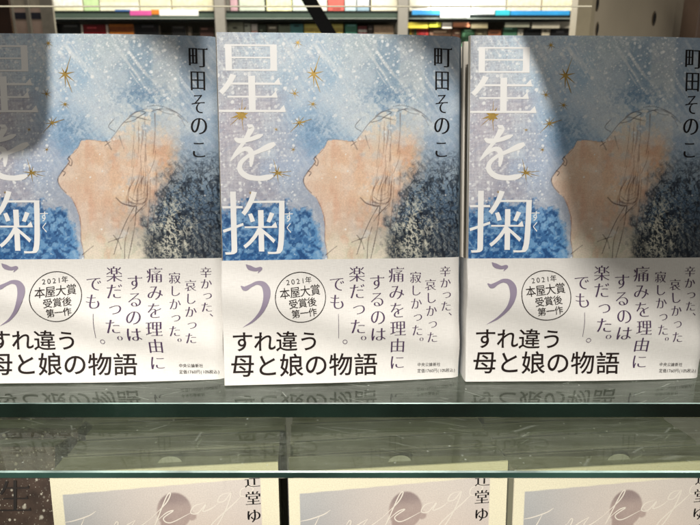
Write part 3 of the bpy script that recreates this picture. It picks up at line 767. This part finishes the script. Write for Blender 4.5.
def build_lower(full):
    root = empty('paperback_book'); w, h, t = W/1000, H/1000, .0195 if full else .0168
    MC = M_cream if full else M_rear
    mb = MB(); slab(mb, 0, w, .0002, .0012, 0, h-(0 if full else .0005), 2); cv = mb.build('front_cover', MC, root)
    if full:
        grid_mesh('jacket_print', lower_paint, 240, 340, .1, W-.1, .1, H-.1, ident, M_print2, cv)
        s = Ink(); q = lambda L, w0=.7: s.brush([(x, H-y, w0*(1 if 0 < i < len(L)-1 else .35)) for i, (x, y) in enumerate(L)])
        # flowing script word rising across the photograph
        q([(5.5,30.5),(12,29.5),(20,27),(24,24.5)]); q([(17.5,28),(14,35),(9,42.5)])
        q([(24,37),(21,40),(22.5,42),(27,39.5),(27,36.5),(24,37),(28,38),(33,35)])
        q([(33,35),(35,32),(36,33),(34,38),(33,40),(40,35),(46,31.5)])
        q([(46,31.5),(43,36.5),(47,36.5),(55,31)]); q([(47.5,27.5),(48.4,27.0)])
        q([(55,31),(64,22),(67,16),(64.5,18),(58,33),(56,37)]); q([(58,33),(64,28),(68,27),(62,31.5),(66,34.5),(78,29)])
        q([(86,23),(80,25),(78,29),(82,29.5),(87,24),(85,28.5),(90,27),(94,24)])
        q([(101,17.5),(96,19),(94,23),(98,22.5),(102,17.5),(99,27),(93,38),(88,43),(90,37),(103,25),(108,20)])
        q([(113,14),(108,16),(107.5,20),(111.5,20),(115,16),(113,14),(118,14.5)])
        s.build('script_lettering', mat('cream_ink', (0.80, 0.74, 0.70), rough=0.5, var=0.03), cv, ident, lift=.0001)
        a = Ink()
        for i, ch in enumerate('辻堂ゆめ'): a.char(ch, 114.6, H-(10.6+i*11.3), 9.6, 9.6, sty='ming')
        a.build('author_lettering', M_black, cv, ident, lift=.00015)
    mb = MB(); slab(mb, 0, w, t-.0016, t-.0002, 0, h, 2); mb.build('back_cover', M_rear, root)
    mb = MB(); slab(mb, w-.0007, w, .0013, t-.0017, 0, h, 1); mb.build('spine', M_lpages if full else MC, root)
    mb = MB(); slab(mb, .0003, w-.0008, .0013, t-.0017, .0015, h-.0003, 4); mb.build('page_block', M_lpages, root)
    if not full: return root
    mb = MB(); n = 16; cx = .066; r_ = .0070; th = .0002
    L = [(cx+r_*math.cos(math.pi*i/n), 0, h-.0009+r_*.62*math.sin(math.pi*i/n)) for i in range(n+1)]
    mb.face([(x, t*.35, z) for x, y, z in L[::-1]]); mb.face([(x, t*.35+th, z) for x, y, z in L])
    for i in range(n): mb.face([(L[i][0], t*.35, L[i][2]), (L[i+1][0], t*.35, L[i+1][2]), (L[i+1][0], t*.35+th, L[i+1][2]), (L[i][0], t*.35+th, L[i][2])])
    mb.build('order_slip', M_slip, root)
    return root
def pose_top(root, TL, TR, ztop, lean, sx=.975):
    """place by the front top edge"""
    d = Vector((TR[0]-TL[0], TR[1]-TL[1], 0)); yaw = math.atan2(d.y, d.x); h = H/1000
    m = Matrix.Translation((TL[0], TL[1], ztop)) @ Matrix.Rotation(yaw, 4, 'Z') @ Matrix.Rotation(-lean, 4, 'X') @ Matrix.Translation((0, 0, -h))
    root.location, q, _ = m.decompose(); root.rotation_euler = q.to_euler(); root.scale = (sx, 1, 1)
lowA = build_lower(True); lowB = build_lower(False); first = True
LB = [((49, 474), (281, 462)), ((288, 473), (508, 461)), ((515, 471), (745, 459))]
ll = ['cream paperback with a hazy portrait, in the lower row beside the dark speckled book',
      'cream paperback with a hazy portrait photo standing in the middle of the lower row',
      'cream paperback with a hazy portrait, rightmost of the lower row']
c2 = 0
for i, (a, b) in enumerate(LB):
    TL = onz(*a, LZ); TR = onz(*b, LZ)
    o = lowA if i == 0 else copy_tree(lowA); pose_top(o, TL, TR, LZ, R(5), (.992, .992, 1.0)[i]); tag(o, ll[i], 'book', 'cream paperbacks facing out in the lower row')
    for j in (1, 2, 3):
        d = (TR-TL).normalized(); n = Vector((-d.y, d.x, 0))
        off = n*(.0203*j) + d*random.uniform(-.004, .006)
        tl = TL+off; tr = TR+off+n*random.uniform(-.003, .002)
        o = lowB if c2 == 0 else copy_tree(lowB); c2 += 1
        pose_top(o, tl, tr, LZ-.001+random.uniform(-.001, .001), R(5))
        tag(o, '%s cream paperback back from the %s lower front copy, seen through the glass' % (('first', 'second', 'third')[j-1], side[i]), 'book', 'paperbacks queued behind the lower front copies')

# dark speckled book at the left
def dark_mat():
    m = bpy.data.materials.new('speckled_brown_jacket'); m.use_nodes = True
    nt = m.node_tree; b = nt.nodes['Principled BSDF']; L = nt.links.new
    tc = nt.nodes.new('ShaderNodeTexCoord'); last = None
    n = nt.nodes.new('ShaderNodeTexNoise'); n.inputs['Scale'].default_value = 90; n.inputs['Detail'].default_value = 6; L(tc.outputs['Object'], n.inputs['Vector'])
    cr = nt.nodes.new('ShaderNodeValToRGB'); L(n.outputs['Fac'], cr.inputs['Fac'])
    cr.color_ramp.elements[0].position = .3; cr.color_ramp.elements[0].color = (.035, .022, .018, 1); cr.color_ramp.elements[1].position = .7; cr.color_ramp.elements[1].color = (.095, .062, .05, 1)
    col = cr.outputs['Color']
    for sc, rad, thr in ((320, .2, .45), (800, .22, .35), (150, .12, .5)):
        vo = nt.nodes.new('ShaderNodeTexVoronoi'); vo.inputs['Scale'].default_value = sc; L(tc.outputs['Object'], vo.inputs['Vector'])
        mr = nt.nodes.new('ShaderNodeMapRange'); mr.inputs['From Min'].default_value = rad; mr.inputs['From Max'].default_value = rad+.14; mr.inputs['To Min'].default_value = 1; mr.inputs['To Max'].default_value = 0
        L(vo.outputs['Distance'], mr.inputs['Value'])
        sp = nt.nodes.new('ShaderNodeSeparateColor'); L(vo.outputs['Color'], sp.inputs[0])
        g = nt.nodes.new('ShaderNodeMath'); g.operation = 'GREATER_THAN'; g.inputs[1].default_value = 1-thr; L(sp.outputs[1], g.inputs[0])
        mu = nt.nodes.new('ShaderNodeMath'); mu.operation = 'MULTIPLY'; L(mr.outputs[0], mu.inputs[0]); L(g.outputs[0], mu.inputs[1])
        m3 = nt.nodes.new('ShaderNodeMath'); m3.operation = 'MULTIPLY'; L(mu.outputs[0], m3.inputs[0]); L(sp.outputs[2], m3.inputs[1])
        mx = nt.nodes.new('ShaderNodeMix'); mx.data_type = 'RGBA'; L(m3.outputs[0], mx.inputs['Factor']); L(col, mx.inputs['A']); mx.inputs['B'].default_value = (.62, .58, .52, 1)
        col = mx.outputs['Result']
    L(col, b.inputs['Base Color']); b.inputs['Roughness'].default_value = .35
    return m
M_dark = dark_mat()
def build_dark(front):
    root = empty('paperback_book'); w, h, t = W/1000, H/1000, .0195
    mb = MB(); slab(mb, 0, w, .0002, .0016, 0, h, 2); cv = mb.build('front_cover', M_dark, root)
    if front:
        a = Ink(); a.char('生', 105, H-30, 22, 22, sty='title'); a.build('title_lettering', mat('dark_brown_ink', (.012, .008, .007), rough=.5), cv, ident, lift=.00015)
    mb = MB(); slab(mb, 0, w, t-.0016, t-.0002, 0, h, 2); mb.build('back_cover', M_dark, root)
    mb = MB(); slab(mb, w-.0014, w, .0017, t-.0017, 0, h, 1); mb.build('spine', M_dark, root)
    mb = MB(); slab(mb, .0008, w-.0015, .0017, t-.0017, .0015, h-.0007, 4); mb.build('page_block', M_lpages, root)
    return root
P0 = onz(0, 448, LZ)
dk = build_dark(True); dk2 = build_dark(False)
for j in range(3):
    o = (dk, dk2)[j] if j < 2 else copy_tree(dk2)
    xr = -.178; yy = P0.y+j*.0212
    pose_top(o, (xr-.130+j*.004, yy), (xr+j*.004, yy+.001), LZ, R(14 if j == 0 else 8))
    tag(o, ['dark brown speckled paperback leaning back at the left end of the lower row', 'dark brown paperback directly behind the speckled one at lower left', 'rearmost dark brown paperback of the stack at lower left'][j], 'book', 'dark brown paperbacks at lower left')

# lower shelf they stand on
plate('glass_shelf', -.45, .45, .20, .46, LZ-.190, .008, G1, 'lowest glass shelf under the cream paperbacks, below the photo', 'shelf', .0004)

exec_bg = True
# ------------------------------------------------------------------ background shop fixtures
YB = 2.5
def bgbox(mb, x0, y0, x1, y1, Y, depth, mi=0, bev=0):
    mb.box((at(x0, 20, Y).x, Y, at(350, y1, Y).z), (at(x1, 20, Y).x, Y+depth, at(350, y0, Y).z), mi, bev)
M_post = mat('grey_post_metal', lin((150,146,138)), rough=.4, metal=.2)
M_shelfb = mat('black_shelf', (.012,.018,.016), rough=.25)
M_green = mat('green_glass_lip', (.07,.10,.08), rough=.15)
M_strip = mat('pale_strip', (.35,.40,.36), rough=.3)
M_beige = mat('beige_panel_metal', lin((164,154,134)), rough=.5, var=.10, scale=8)
M_hole = mat('dark_hole', (.01,.01,.008), rough=.8)
rk = empty('display_rack', (0, YB+.2, at(300, 45, YB).z-1.6)); tag(rk, 'grey posted shop rack full of face-out books far behind the front shelf', 'rack')
def part(mb, name, m, root):
    o = mb.build(name, m, None); mw = root.matrix_basis.inverted(); o.parent = root; o.matrix_parent_inverse = Matrix.Identity(4)
    o.data.transform(Matrix.Translation(-Vector(root.location))); return o
for x in (-135, 46, 220, 403, 584):
    mb = MB(); bgbox(mb, x-5, -60, x+5, 330, YB-.03, .03); part(mb, 'post', M_post, rk)
for y0, y1 in ((11, 21.5), (-58, -48), (78, 88)):
    for xa, xb in ((-130, 41), (51, 215), (225, 398), (408, 579)):
        lipm = M_green if xa < 400 else M_shelfb
        mb = MB(); bgbox(mb, xa+.5, y0, xb-.5, y1, YB, .30, 0); s_ = part(mb, 'shelf', M_shelfb, rk)
        mb = MB(); bgbox(mb, xa+.5, y0+2.4, xb-.5, y0+6.8, YB-.012, .010, 0); part(mb, 'glass_lip', lipm, rk)
        mb = MB(); bgbox(mb, xa+.5, y0+7.1, xb-.5, y0+7.8, YB-.014, .012, 0); part(mb, 'pale_strip', M_strip, rk)
mb = MB(); bgbox(mb, -140, -62, 590, 330, YB+.31, .02); part(mb, 'back_panel', mat('pale_back_panel', lin((214,208,190)), rough=.7), rk)

def bgbook(px0, py0, px1, py1, col, label, Y=YB+.03, depth=.025, stripe=None, group='books on the far rack', cat='book'):
    root = empty('shop_book'); a = Vector((at(px0, 18, Y).x, Y, at(350, py1, Y).z)); b = Vector((at(px1, 18, Y).x, Y, at(350, py0, Y).z)); root.location = ((a.x+b.x)/2, Y, a.z)
    w = b.x-a.x; h = b.z-a.z
    mb = MB(); mb.box((-w/2, 0, 0), (w/2, .003, h), 0, .001)
    cv = mb.build('cover', mat('cover_print', lin(col), rough=.45, var=.18, scale=30), root)
    mb = MB(); mb.box((-w/2+.002, .0031, .002), (w/2-.002, depth, h-.002)); mb.build('page_block', M_pages, root)
    if stripe:
        y0, y1, c = stripe; mb = MB(); mb.box((-w/2+.001, -.0006, h*y0), (w/2-.001, -.0001, h*y1)); mb.build('printed_panel', mat('panel_print', lin(c), rough=.5, var=.25, scale=60), cv)
    rr = random.Random(int(px0*7)); 
    if w > .02 and not stripe:
        mb = MB()
        for q in range(1):
            lw = w*rr.uniform(.25, .8); zz = h*rr.uniform(.03, .9) if py0 < 0 else h*(1-rr.uniform(.01, .12)); hh = rr.uniform(.003, .008)
            xx = rr.uniform(-w*.42, w*.42-lw); mb.box((xx, -.0008-q*.0001, zz), (xx+lw, -.0001, zz+hh))
        dk_ = tuple(c*.45 for c in col) if sum(col) > 330 else tuple(min(255, c*1.6+70) for c in col)
        mb.build('cover_lines', mat('cover_line_print', lin(dk_), rough=.5), cv)
    tag(root, label, cat, group); return root
# upper far row (standing on the shelf at y 11)
U_ = [(54,-38,84,(240,238,205),'pale yellow book at the left end of the far upper row',(.1,.3,(250,250,240))),
      (85,-30,100,(200,228,170),'light green book in the far upper row',None),
      (101,-36,140,(242,240,215),'cream book right of the light green one in the far upper row',(.2,.5,(225,225,190))),
      (141,-34,172,(236,232,196),'ivory book above the pink leaflet in the far upper row',None),
      (173,-40,214,(225,214,176),'straw coloured book left of the second post in the far upper row',(.0,.9,(232,224,190))),
      (226,-30,230,(120,118,110),'thin grey spine beside the second post in the far upper row',None),
      (231,-36,238,(196,160,168),'dusty pink spine in the far upper row',None),
      (240,-38,265,(198,208,190),'pale sage book in the far upper row',None),
      (267,-38,292,(236,236,150),'lemon yellow book in the far upper row',(.0,.25,(244,242,190))),
      (293,-30,312,(214,226,214),'pale mint book touched by the black strut in the far upper row',None),
      (313,-34,327,(230,226,214),'off white book right of the black strut in the far upper row',None),
      (328,-34,344,(214,100,90),'coral red book in the far upper row',None),
      (345,-36,356,(190,216,222),'pale aqua book in the far upper row',(.1,.4,(236,240,236))),
      (357,-36,369,(150,178,196),'steel blue book in the far upper row',(.1,.3,(226,230,232))),
      (371,-38,397,(238,232,208),'large cream book left of the third post in the far upper row',None),
      (409,-36,430,(236,232,214),'white book above the blue leaflet in the far upper row',None),
      (431,-36,470,(240,240,232),'bright white book in the far upper row',None),
      (471,-36,505,(236,238,228),'wide white book in the far upper row',None),
      (506,-36,540,(226,214,184),'beige book with fine lines in the far upper row',(.0,.8,(236,224,198))),
      (541,-36,576,(222,214,176),'ochre cream book at the right end of the far upper row',(.0,.8,(236,228,196)))]
for x0, y0, x1, c, lb, stp in U_: bgbook(x0, y0, x1, 10.8, c, lb, stripe=stp)
# lower far row (tops between y 23 and 30)
D_ = [(56,23.5,79,(20,22,22),'black book at the left end of the far lower row',None),
      (80,24.5,81.5,(240,236,220),'thin white book between the black and red ones in the far lower row',None),
      (82,24.5,104.5,(130,24,28),'dark red book in the far lower row',None),
      (105,24.5,107,(240,220,205),'thin cream book between the red and orange ones',None),
      (108,24,132.5,(206,124,48),'orange book in the far lower row',(.86,.95,(150,80,30))),
      (134,24.5,158,(16,18,20),'black book right of the orange one in the far lower row',None),
      (171,26,185,(22,22,22),'small black book in the far lower row',None),(187,26,190,(90,80,70),'thin brown book in the far lower row',None),
      (199,27,213,(60,36,28),'dark brown book left of the second post',None),
      (227,22.5,243,(176,180,160),'sage grey book right of the second post in the far lower row',None),
      (244,23.5,250,(210,216,200),'pale spine in the far lower row',None),(251,24,257,(244,238,230),'bright white spine in the far lower row',(.0,.88,(236,190,180))),
      (258,24.5,266,(70,80,66),'dark olive spine in the far lower row',None),(267,24.5,277,(110,106,92),'taupe spine in the far lower row',None),(278,24.5,290,(126,136,116),'grey green book in the far lower row',None),
      (290,24,303,(88,150,150),'teal book in the far lower row',None),(304,24,343,(232,220,120),'yellow book behind the black strut',(.7,.93,(200,180,90))),
      (345,24,357,(70,140,116),'sea green book in the far lower row',None),(358,26,367,(110,34,36),'small maroon book in the far lower row',(.88,.93,(235,230,220))),(368,25,373,(60,50,44),'thin dark brown spine in the far lower row',None),(374,25,394,(170,150,124),'patterned tan book left of the third post',(.86,.96,(200,170,140)))]
for x0, y0, x1, c, lb, stp in D_: bgbook(x0, y0, x1, 77.5, c, lb, stripe=stp)
cols = [(26,60,70),(28,70,66),(190,160,60),(120,90,50),(50,90,60),(150,60,40),(180,40,40),(170,50,50),(150,36,40),(190,60,50)]
nm = ['dark teal','deep green','mustard','brown','forest green','rust','scarlet','crimson','ruby','vermilion']
for i, c in enumerate(cols):
    bgbook(405+i*2.4, 27, 407.2+i*2.4, 77.5, c, '%s narrow spine in the multicoloured set right of the third post' % nm[i], group='narrow spines right of the third post')
E_ = [(430,29,452,(128,96,74),'brown box right of the coloured spines in the far lower row'),(453,29,461,(140,100,80),'reddish brown book in the far lower row'),(462,30,475,(74,122,86),'leaf green book in the far lower row'),
      (476,29,488,(120,110,84),'khaki book in the far lower row'),(489,30,502,(176,110,74),'terracotta book in the far lower row'),(504,27,518,(80,130,100),'green bottle-like box in the far lower row'),(519,29,524,(214,206,186),'narrow cream book in the far lower row'),
      (525,29,542,(14,16,18),'black book left of the cream gap in the far lower row'),(543,29,551,(206,196,172),'cream book between two black ones in the far lower row'),(552,28,573,(16,16,18),'black book beside the fourth post in the far lower row')]
for x0, y0, x1, c, lb in E_: bgbook(x0, y0, x1, 77.5, c, lb)
# leaflets and price displays lying on the front of the upper far shelf
def leaflet(x0, y0, x1, y1, c, lb, Y=YB-.05, mt=None):
    a = at(x0, y1, Y); b = at(x1, y0, Y); mb = MB(); w = b.x-a.x; h = b.z-a.z
    mb.box((-w/2, 0, 0), (w/2, .006, h), 0, .001); o = mb.build('shelf_leaflet', mt or mat('leaflet_print', lin(c), rough=.35, var=.12, scale=25)); o.location = ((a.x+b.x)/2, Y, a.z)
    tag(o, lb, 'leaflet', 'leaflets along the far shelf edge'); return o
leaflet(115,9.5,130,11.5,(60,100,160),'blue leaflet on the far shelf, left of the pink one')
leaflet(130,10.5,151,15.5,(214,90,160),'pink leaflet on the far shelf edge')
leaflet(151.3,9.5,159,14.5,(216,130,50),'orange leaflet on the far shelf edge')
leaflet(159.5,10,198,15.8,(250,250,246),'long white leaflet on the far shelf edge')
leaflet(412,10,440,14.8,(60,150,214),'bright blue leaflet right of the third post')
leaflet(440.5,8,470,17.5,(250,250,250),'white glare patch shaped as a leaflet on the far shelf edge')  # white sheet stands in for a glare on the shelf edge
leaflet(470.5,9,495,14.5,(232,240,244),'pale leaflet right of the glaring white one')
leaflet(495.5,10,510,15.3,(60,200,220),'cyan leaflet on the far shelf edge')
leaflet(510.5,10.5,570,15.2,(50,150,214),'long azure leaflet near the fourth post')
for i, (x0, x1, c, lb) in enumerate(((405,428,(232,214,80),'yellow'),(429,441,(226,232,70),'lime yellow'),(442,452,(244,236,224),'white'),(453,470,(226,150,110),'salmon'),(471,488,(150,140,110),'khaki'),(505,530,(160,160,140),'grey'),(532,560,(170,164,146),'stone'))):
    leaflet(x0, 22.5, x1, 28.3-(i % 2)*1.2, c, '%s label hanging just under the far black shelf' % lb, Y=YB-.02)

# black diagonal strut
a = at(302, -12, 1.1); b = at(346, 62, 1.1); mb = MB()
d = (b-a).normalized(); s = Vector((d.z, 0, -d.x))*.0118; y = Vector((0, .004, 0))
q = [a-s-y, a+s-y, b+s-y, b-s-y, a-s+y, a+s+y, b+s+y, b-s+y]; mb.v = [tuple(p) for p in q]
for f in ((0,1,2,3),(7,6,5,4),(0,4,5,1),(1,5,6,2),(2,6,7,3),(3,7,4,0)): mb.f.append(list(f)); mb.m.append(0)
tag(mb.build('diagonal_strut', mat('black_strap', (.006,.006,.006), rough=.7, spec=.08)), 'flat black strut slanting down behind the middle blue book', 'strut')

# beige side panel with screw holes (right)
Y1 = .95
pn = empty('side_panel', (at(640, 20, Y1).x, Y1, -.30)); tag(pn, 'beige metal side panel with dark oval holes at the top right', 'panel')
A = at(592, 20, Y1); Bp = at(697, 20, Y1+.22); top = at(592, -40, Y1).z
mb = MB(); dv = Vector((Bp.x-A.x, Bp.y-A.y, 0)); nn = Vector((-dv.y, dv.x, 0)).normalized()
def qp(u, z, o=0): return Vector((A.x, A.y, 0))+dv*u+nn*o+Vector((0, 0, z))
def prism(mb, u0, u1, z0, z1, o0, o1, mi=0):
    P = [qp(u0,z0,o0), qp(u1,z0,o0), qp(u1,z0,o1), qp(u0,z0,o1), qp(u0,z1,o0), qp(u1,z1,o0), qp(u1,z1,o1), qp(u0,z1,o1)]
    n = len(mb.v); mb.v += [tuple(p) for p in P]
    for f in ((0,3,2,1),(4,5,6,7),(0,1,5,4),(1,2,6,5),(2,3,7,6),(3,0,4,7)): mb.f.append([n+i for i in f]); mb.m.append(mi)
prism(mb, 0, 1, -.3, top, 0, .02); part(mb, 'plate', M_beige, pn)
mb = MB(); prism(mb, -.03, .0, -.3, top, -.004, .02); part(mb, 'front_edge', mat('beige_edge_metal', lin((158,148,124)), rough=.4), pn)
for hx, hy, rx, rz in ((597,4,.006,.011),(597,29,.005,.011),(654,18.5,.008,.0125)):
    d0 = ray_dir(hx, hy); n0 = nn; o0 = Vector((0,0,CH)); t = (Vector((A.x, A.y, 0))-o0).dot(n0)/d0.dot(n0); c = o0+d0*t
    mb = MB(); N = 24; e1 = dv.normalized()
    out = [c+e1*rx*math.cos(2*math.pi*i/N)+Vector((0,0,rz*math.sin(2*math.pi*i/N))) for i in range(N)]
    inn = [c+(p-c)*.72 for p in out]
    mb.face([p-nn*.0006 for p in inn])
    for i in range(N):
        j = (i+1) % N; mb.face([out[i]-nn*.0002, out[j]-nn*.0002, inn[j]-nn*.0012, inn[i]-nn*.0012], 1)
    part(mb, 'screw_hole', [M_hole, mat('worn_rim', lin((84,74,58)), rough=.35)], pn)
# brown cupboard side at far right, and beige column with labels at 575-590
mb = MB(); a = at(692, 60, 1.0); b = at(760, -40, 1.0); mb.box((a.x, 1.0, -.3), (b.x, 1.05, b.z), 0, .002)
tag(mb.build('brown_cabinet', mat('brown_wood_panel', lin((92,74,62)), rough=.5, var=.2, scale=20)), 'dark brown cabinet side at the top right corner', 'cabinet')
cb = empty('label_column', at(584, 45, 1.9)); tag(cb, 'cream column with black windows and a red label left of the beige panel', 'column')
mb = MB(); bgbox(mb, 576, -40, 592, 120, 1.9, .05); part(mb, 'column_body', mat('cream_column', lin((206,198,180)), rough=.5), cb)
for y0, y1, x0, x1, c in ((6.5,11,581,589,(30,34,38)),(12,17,581,589,(34,40,44)),(27,35,583,589,(206,90,60))):
    mb = MB(); bgbox(mb, x0, y0, x1, y1, 1.897, .0025); part(mb, 'label', mat('label_print', lin(c), rough=.4), cb)

# left: case with two pinkish cards, dark pillar
cs = empty('card_case', at(30, 60, 1.5)); tag(cs, 'grey framed case holding two pinkish cards at the top left', 'case')
for x0, x1 in ((7, 13.5), (26.5, 30), (41.5, 54)):
    mb = MB(); bgbox(mb, x0, -40, x1, 90, 1.5, .008); part(mb, 'frame_bar', mat('grey_frame', lin((176,170,156)), rough=.35, var=.15), cs)
for x0, x1 in ((14, 26.6), (31, 41.6)):
    mb = MB(); bgbox(mb, x0, 8, x1, 90, 1.52, .01); cd = part(mb, 'card', mat('pinkish_card', lin((214,190,176)), rough=.5), cs)
    mb = MB(); bgbox(mb, x0, 12.5, x1, 19, 1.515, .003); part(mb, 'dark_stripe', mat('card_stripe', lin((58,60,74)), rough=.5), cs)
    mb = MB(); bgbox(mb, x0, -40, x1, 7, 1.52, .01); part(mb, 'header_card', mat('header_card', lin((206,198,180)), rough=.5, var=.15), cs)
pl = empty('dark_pillar', at(-20, 60, 1.4)); tag(pl, 'dark brown wooden pillar at the top left corner', 'pillar')
mb = MB(); bgbox(mb, -60, -40, 11, 90, 1.4, .006); part(mb, 'pillar_body', mat('dark_wood', lin((62,38,26)), rough=.25, var=.3, scale=15), pl)

# fixture glass shelf above, its front edge is the thin pale line across the top
z6 = at(300, 6.2, .62).z
MB_ = MB(); MB_.box((-.62, .62, z6-.0006), (at(592, 6, .62).x,   .622, z6+.0006))
tag(MB_.build('price_rail', mat('pale_rail', lin((236,230,206)), rough=.3)), 'thin pale rail stretched across the top behind the blue books', 'rail')

# ------------------------------------------------------------------ far wall / floor kept minimal
mb = MB(); mb.box((-5, 4.2, -1.4), (5, 4.3, 2.6)); tag(mb.build('wall', mat('shop_wall', lin((196,188,168)), rough=.8)), kind='structure')

# ------------------------------------------------------------------ unseen cards and tabs added to cast the shadows on the covers
def on_cover(px, py):                 # point on the covers' common plane (measured on the photograph)
    y = .2875 ; l = R(9.4); n = Vector((0, math.cos(l), -math.sin(l))); o = Vector((0, 0, CH)); d = ray_dir(px, py)
    t = (Vector((0, y, 0))-o).dot(n)/d.dot(n); return o+d*t
KEY = Vector((-.10, -.95, 1.55))
def shade_card(name, outline, s, label):
    P = [on_cover(x, y) for x, y in outline]; fs = s if callable(s) else (lambda y: s)
    Q = [p+(KEY-p)*fs(y) for p, (x, y) in zip(P, outline)]
    n = (Q[1]-Q[0]).cross(Q[2]-Q[0]).normalized()*.0004
    mb = MB()
    import mathutils
    tri = mathutils.geometry.tessellate_polygon([[Vector((x, y, 0)) for x, y in outline]])
    for t_ in tri: mb.face([Q[k]-n for k in t_]); mb.face([Q[k]+n for k in reversed(t_)])
    for i in range(len(Q)): j = (i+1) % len(Q); mb.face([Q[i]-n, Q[i]+n, Q[j]+n, Q[j]-n])
    tag(mb.build(name, mat('dark_card', (.03, .03, .035), rough=.7)), label, 'card')
rc = [(-60,-30),(50,-30),(52,30),(53,100),(52,126),(48,143),(38,155),(22,161),(-60,163)]
shade_card('shadow_card', rc, .13, 'added dark round cornered card that shades the left blue book, out of view')
cc = curve([(506,-20),(520,30),(537,66),(549,104),(555,135),(558,165),(561,195),(566,228),(582,262),(625,300),(705,325)], 3)+[(790,330),(790,-20)]
shade_card('shadow_card', cc, lambda y: .14+.36*max(0, (y-70)/260), 'added dark curved card that shades the right blue book, out of view')
for q, lb in ((110, 'small dark tab added to shade the right side of the left blue book'), (372, 'small dark tab added to shade the right side of the middle blue book')):
    tc_ = curve([(q-5,20),(q+18,32),(q+45,46),(q+72,64),(q+94,84)], 3)+[(q+97,-40),(q-5,-40)]
    shade_card('shadow_tab', tc_, .26, lb)

# ------------------------------------------------------------------ light
def lamp(kind, name, loc, target, energy, col, **kw):
    l = bpy.data.lights.new(name, kind); l.energy = energy; l.color = col
    for k_, v_ in kw.items(): setattr(l, k_, v_)
    o = bpy.data.objects.new(name, l); C.objects.link(o); o.location = loc
    o.rotation_euler = (Vector(target)-Vector(loc)).to_track_quat('-Z', 'Y').to_euler(); return o
WARM = (1.0, .955, .89)
lamp('SPOT', 'ceiling_spot', KEY, (0, .29, .08), 138, WARM, spot_size=R(50), spot_blend=.6, shadow_soft_size=.018)
lamp('AREA', 'fill_panel', (.5, -.5, 1.9), (0, .4, 0), 9, (1, .93, .84), shape='RECTANGLE', size=1.2, size_y=.5)  # broad dim fill light added overhead
lo = lamp('SPOT', 'low_fill_spot', (-.50, -.8, .40), (0, .29, -.058), 60, (1, .95, .88), spot_size=R(11), spot_blend=1.0, shadow_soft_size=.05)  # added low lamp that brightens the band bottoms and lower covers
lo.scale = (3.2, 1, 1)
lamp('AREA', 'rack_lamp', (.0, 1.5, 1.7), (0, 2.6, .55), 75, (1, .95, .84), shape='RECTANGLE', size=2.4, size_y=.2)
lamp('SPOT', 'glare_spot', (.55, 1.7, 1.4), at(452, 10, YB), 220, (1, .97, .92), spot_size=R(14), spot_blend=.9, shadow_soft_size=.03)  # added spot that makes the glare on the far shelf edge
w = bpy.data.worlds.new('World'); scene.world = w; w.use_nodes = True
bg = w.node_tree.nodes['Background']; bg.inputs['Color'].default_value = (.95, .88, .78, 1); bg.inputs['Strength'].default_value = .13
scene.view_settings.view_transform = 'Standard'; scene.view_settings.look = 'None'; scene.view_settings.exposure = 0; scene.view_settings.gamma = 1
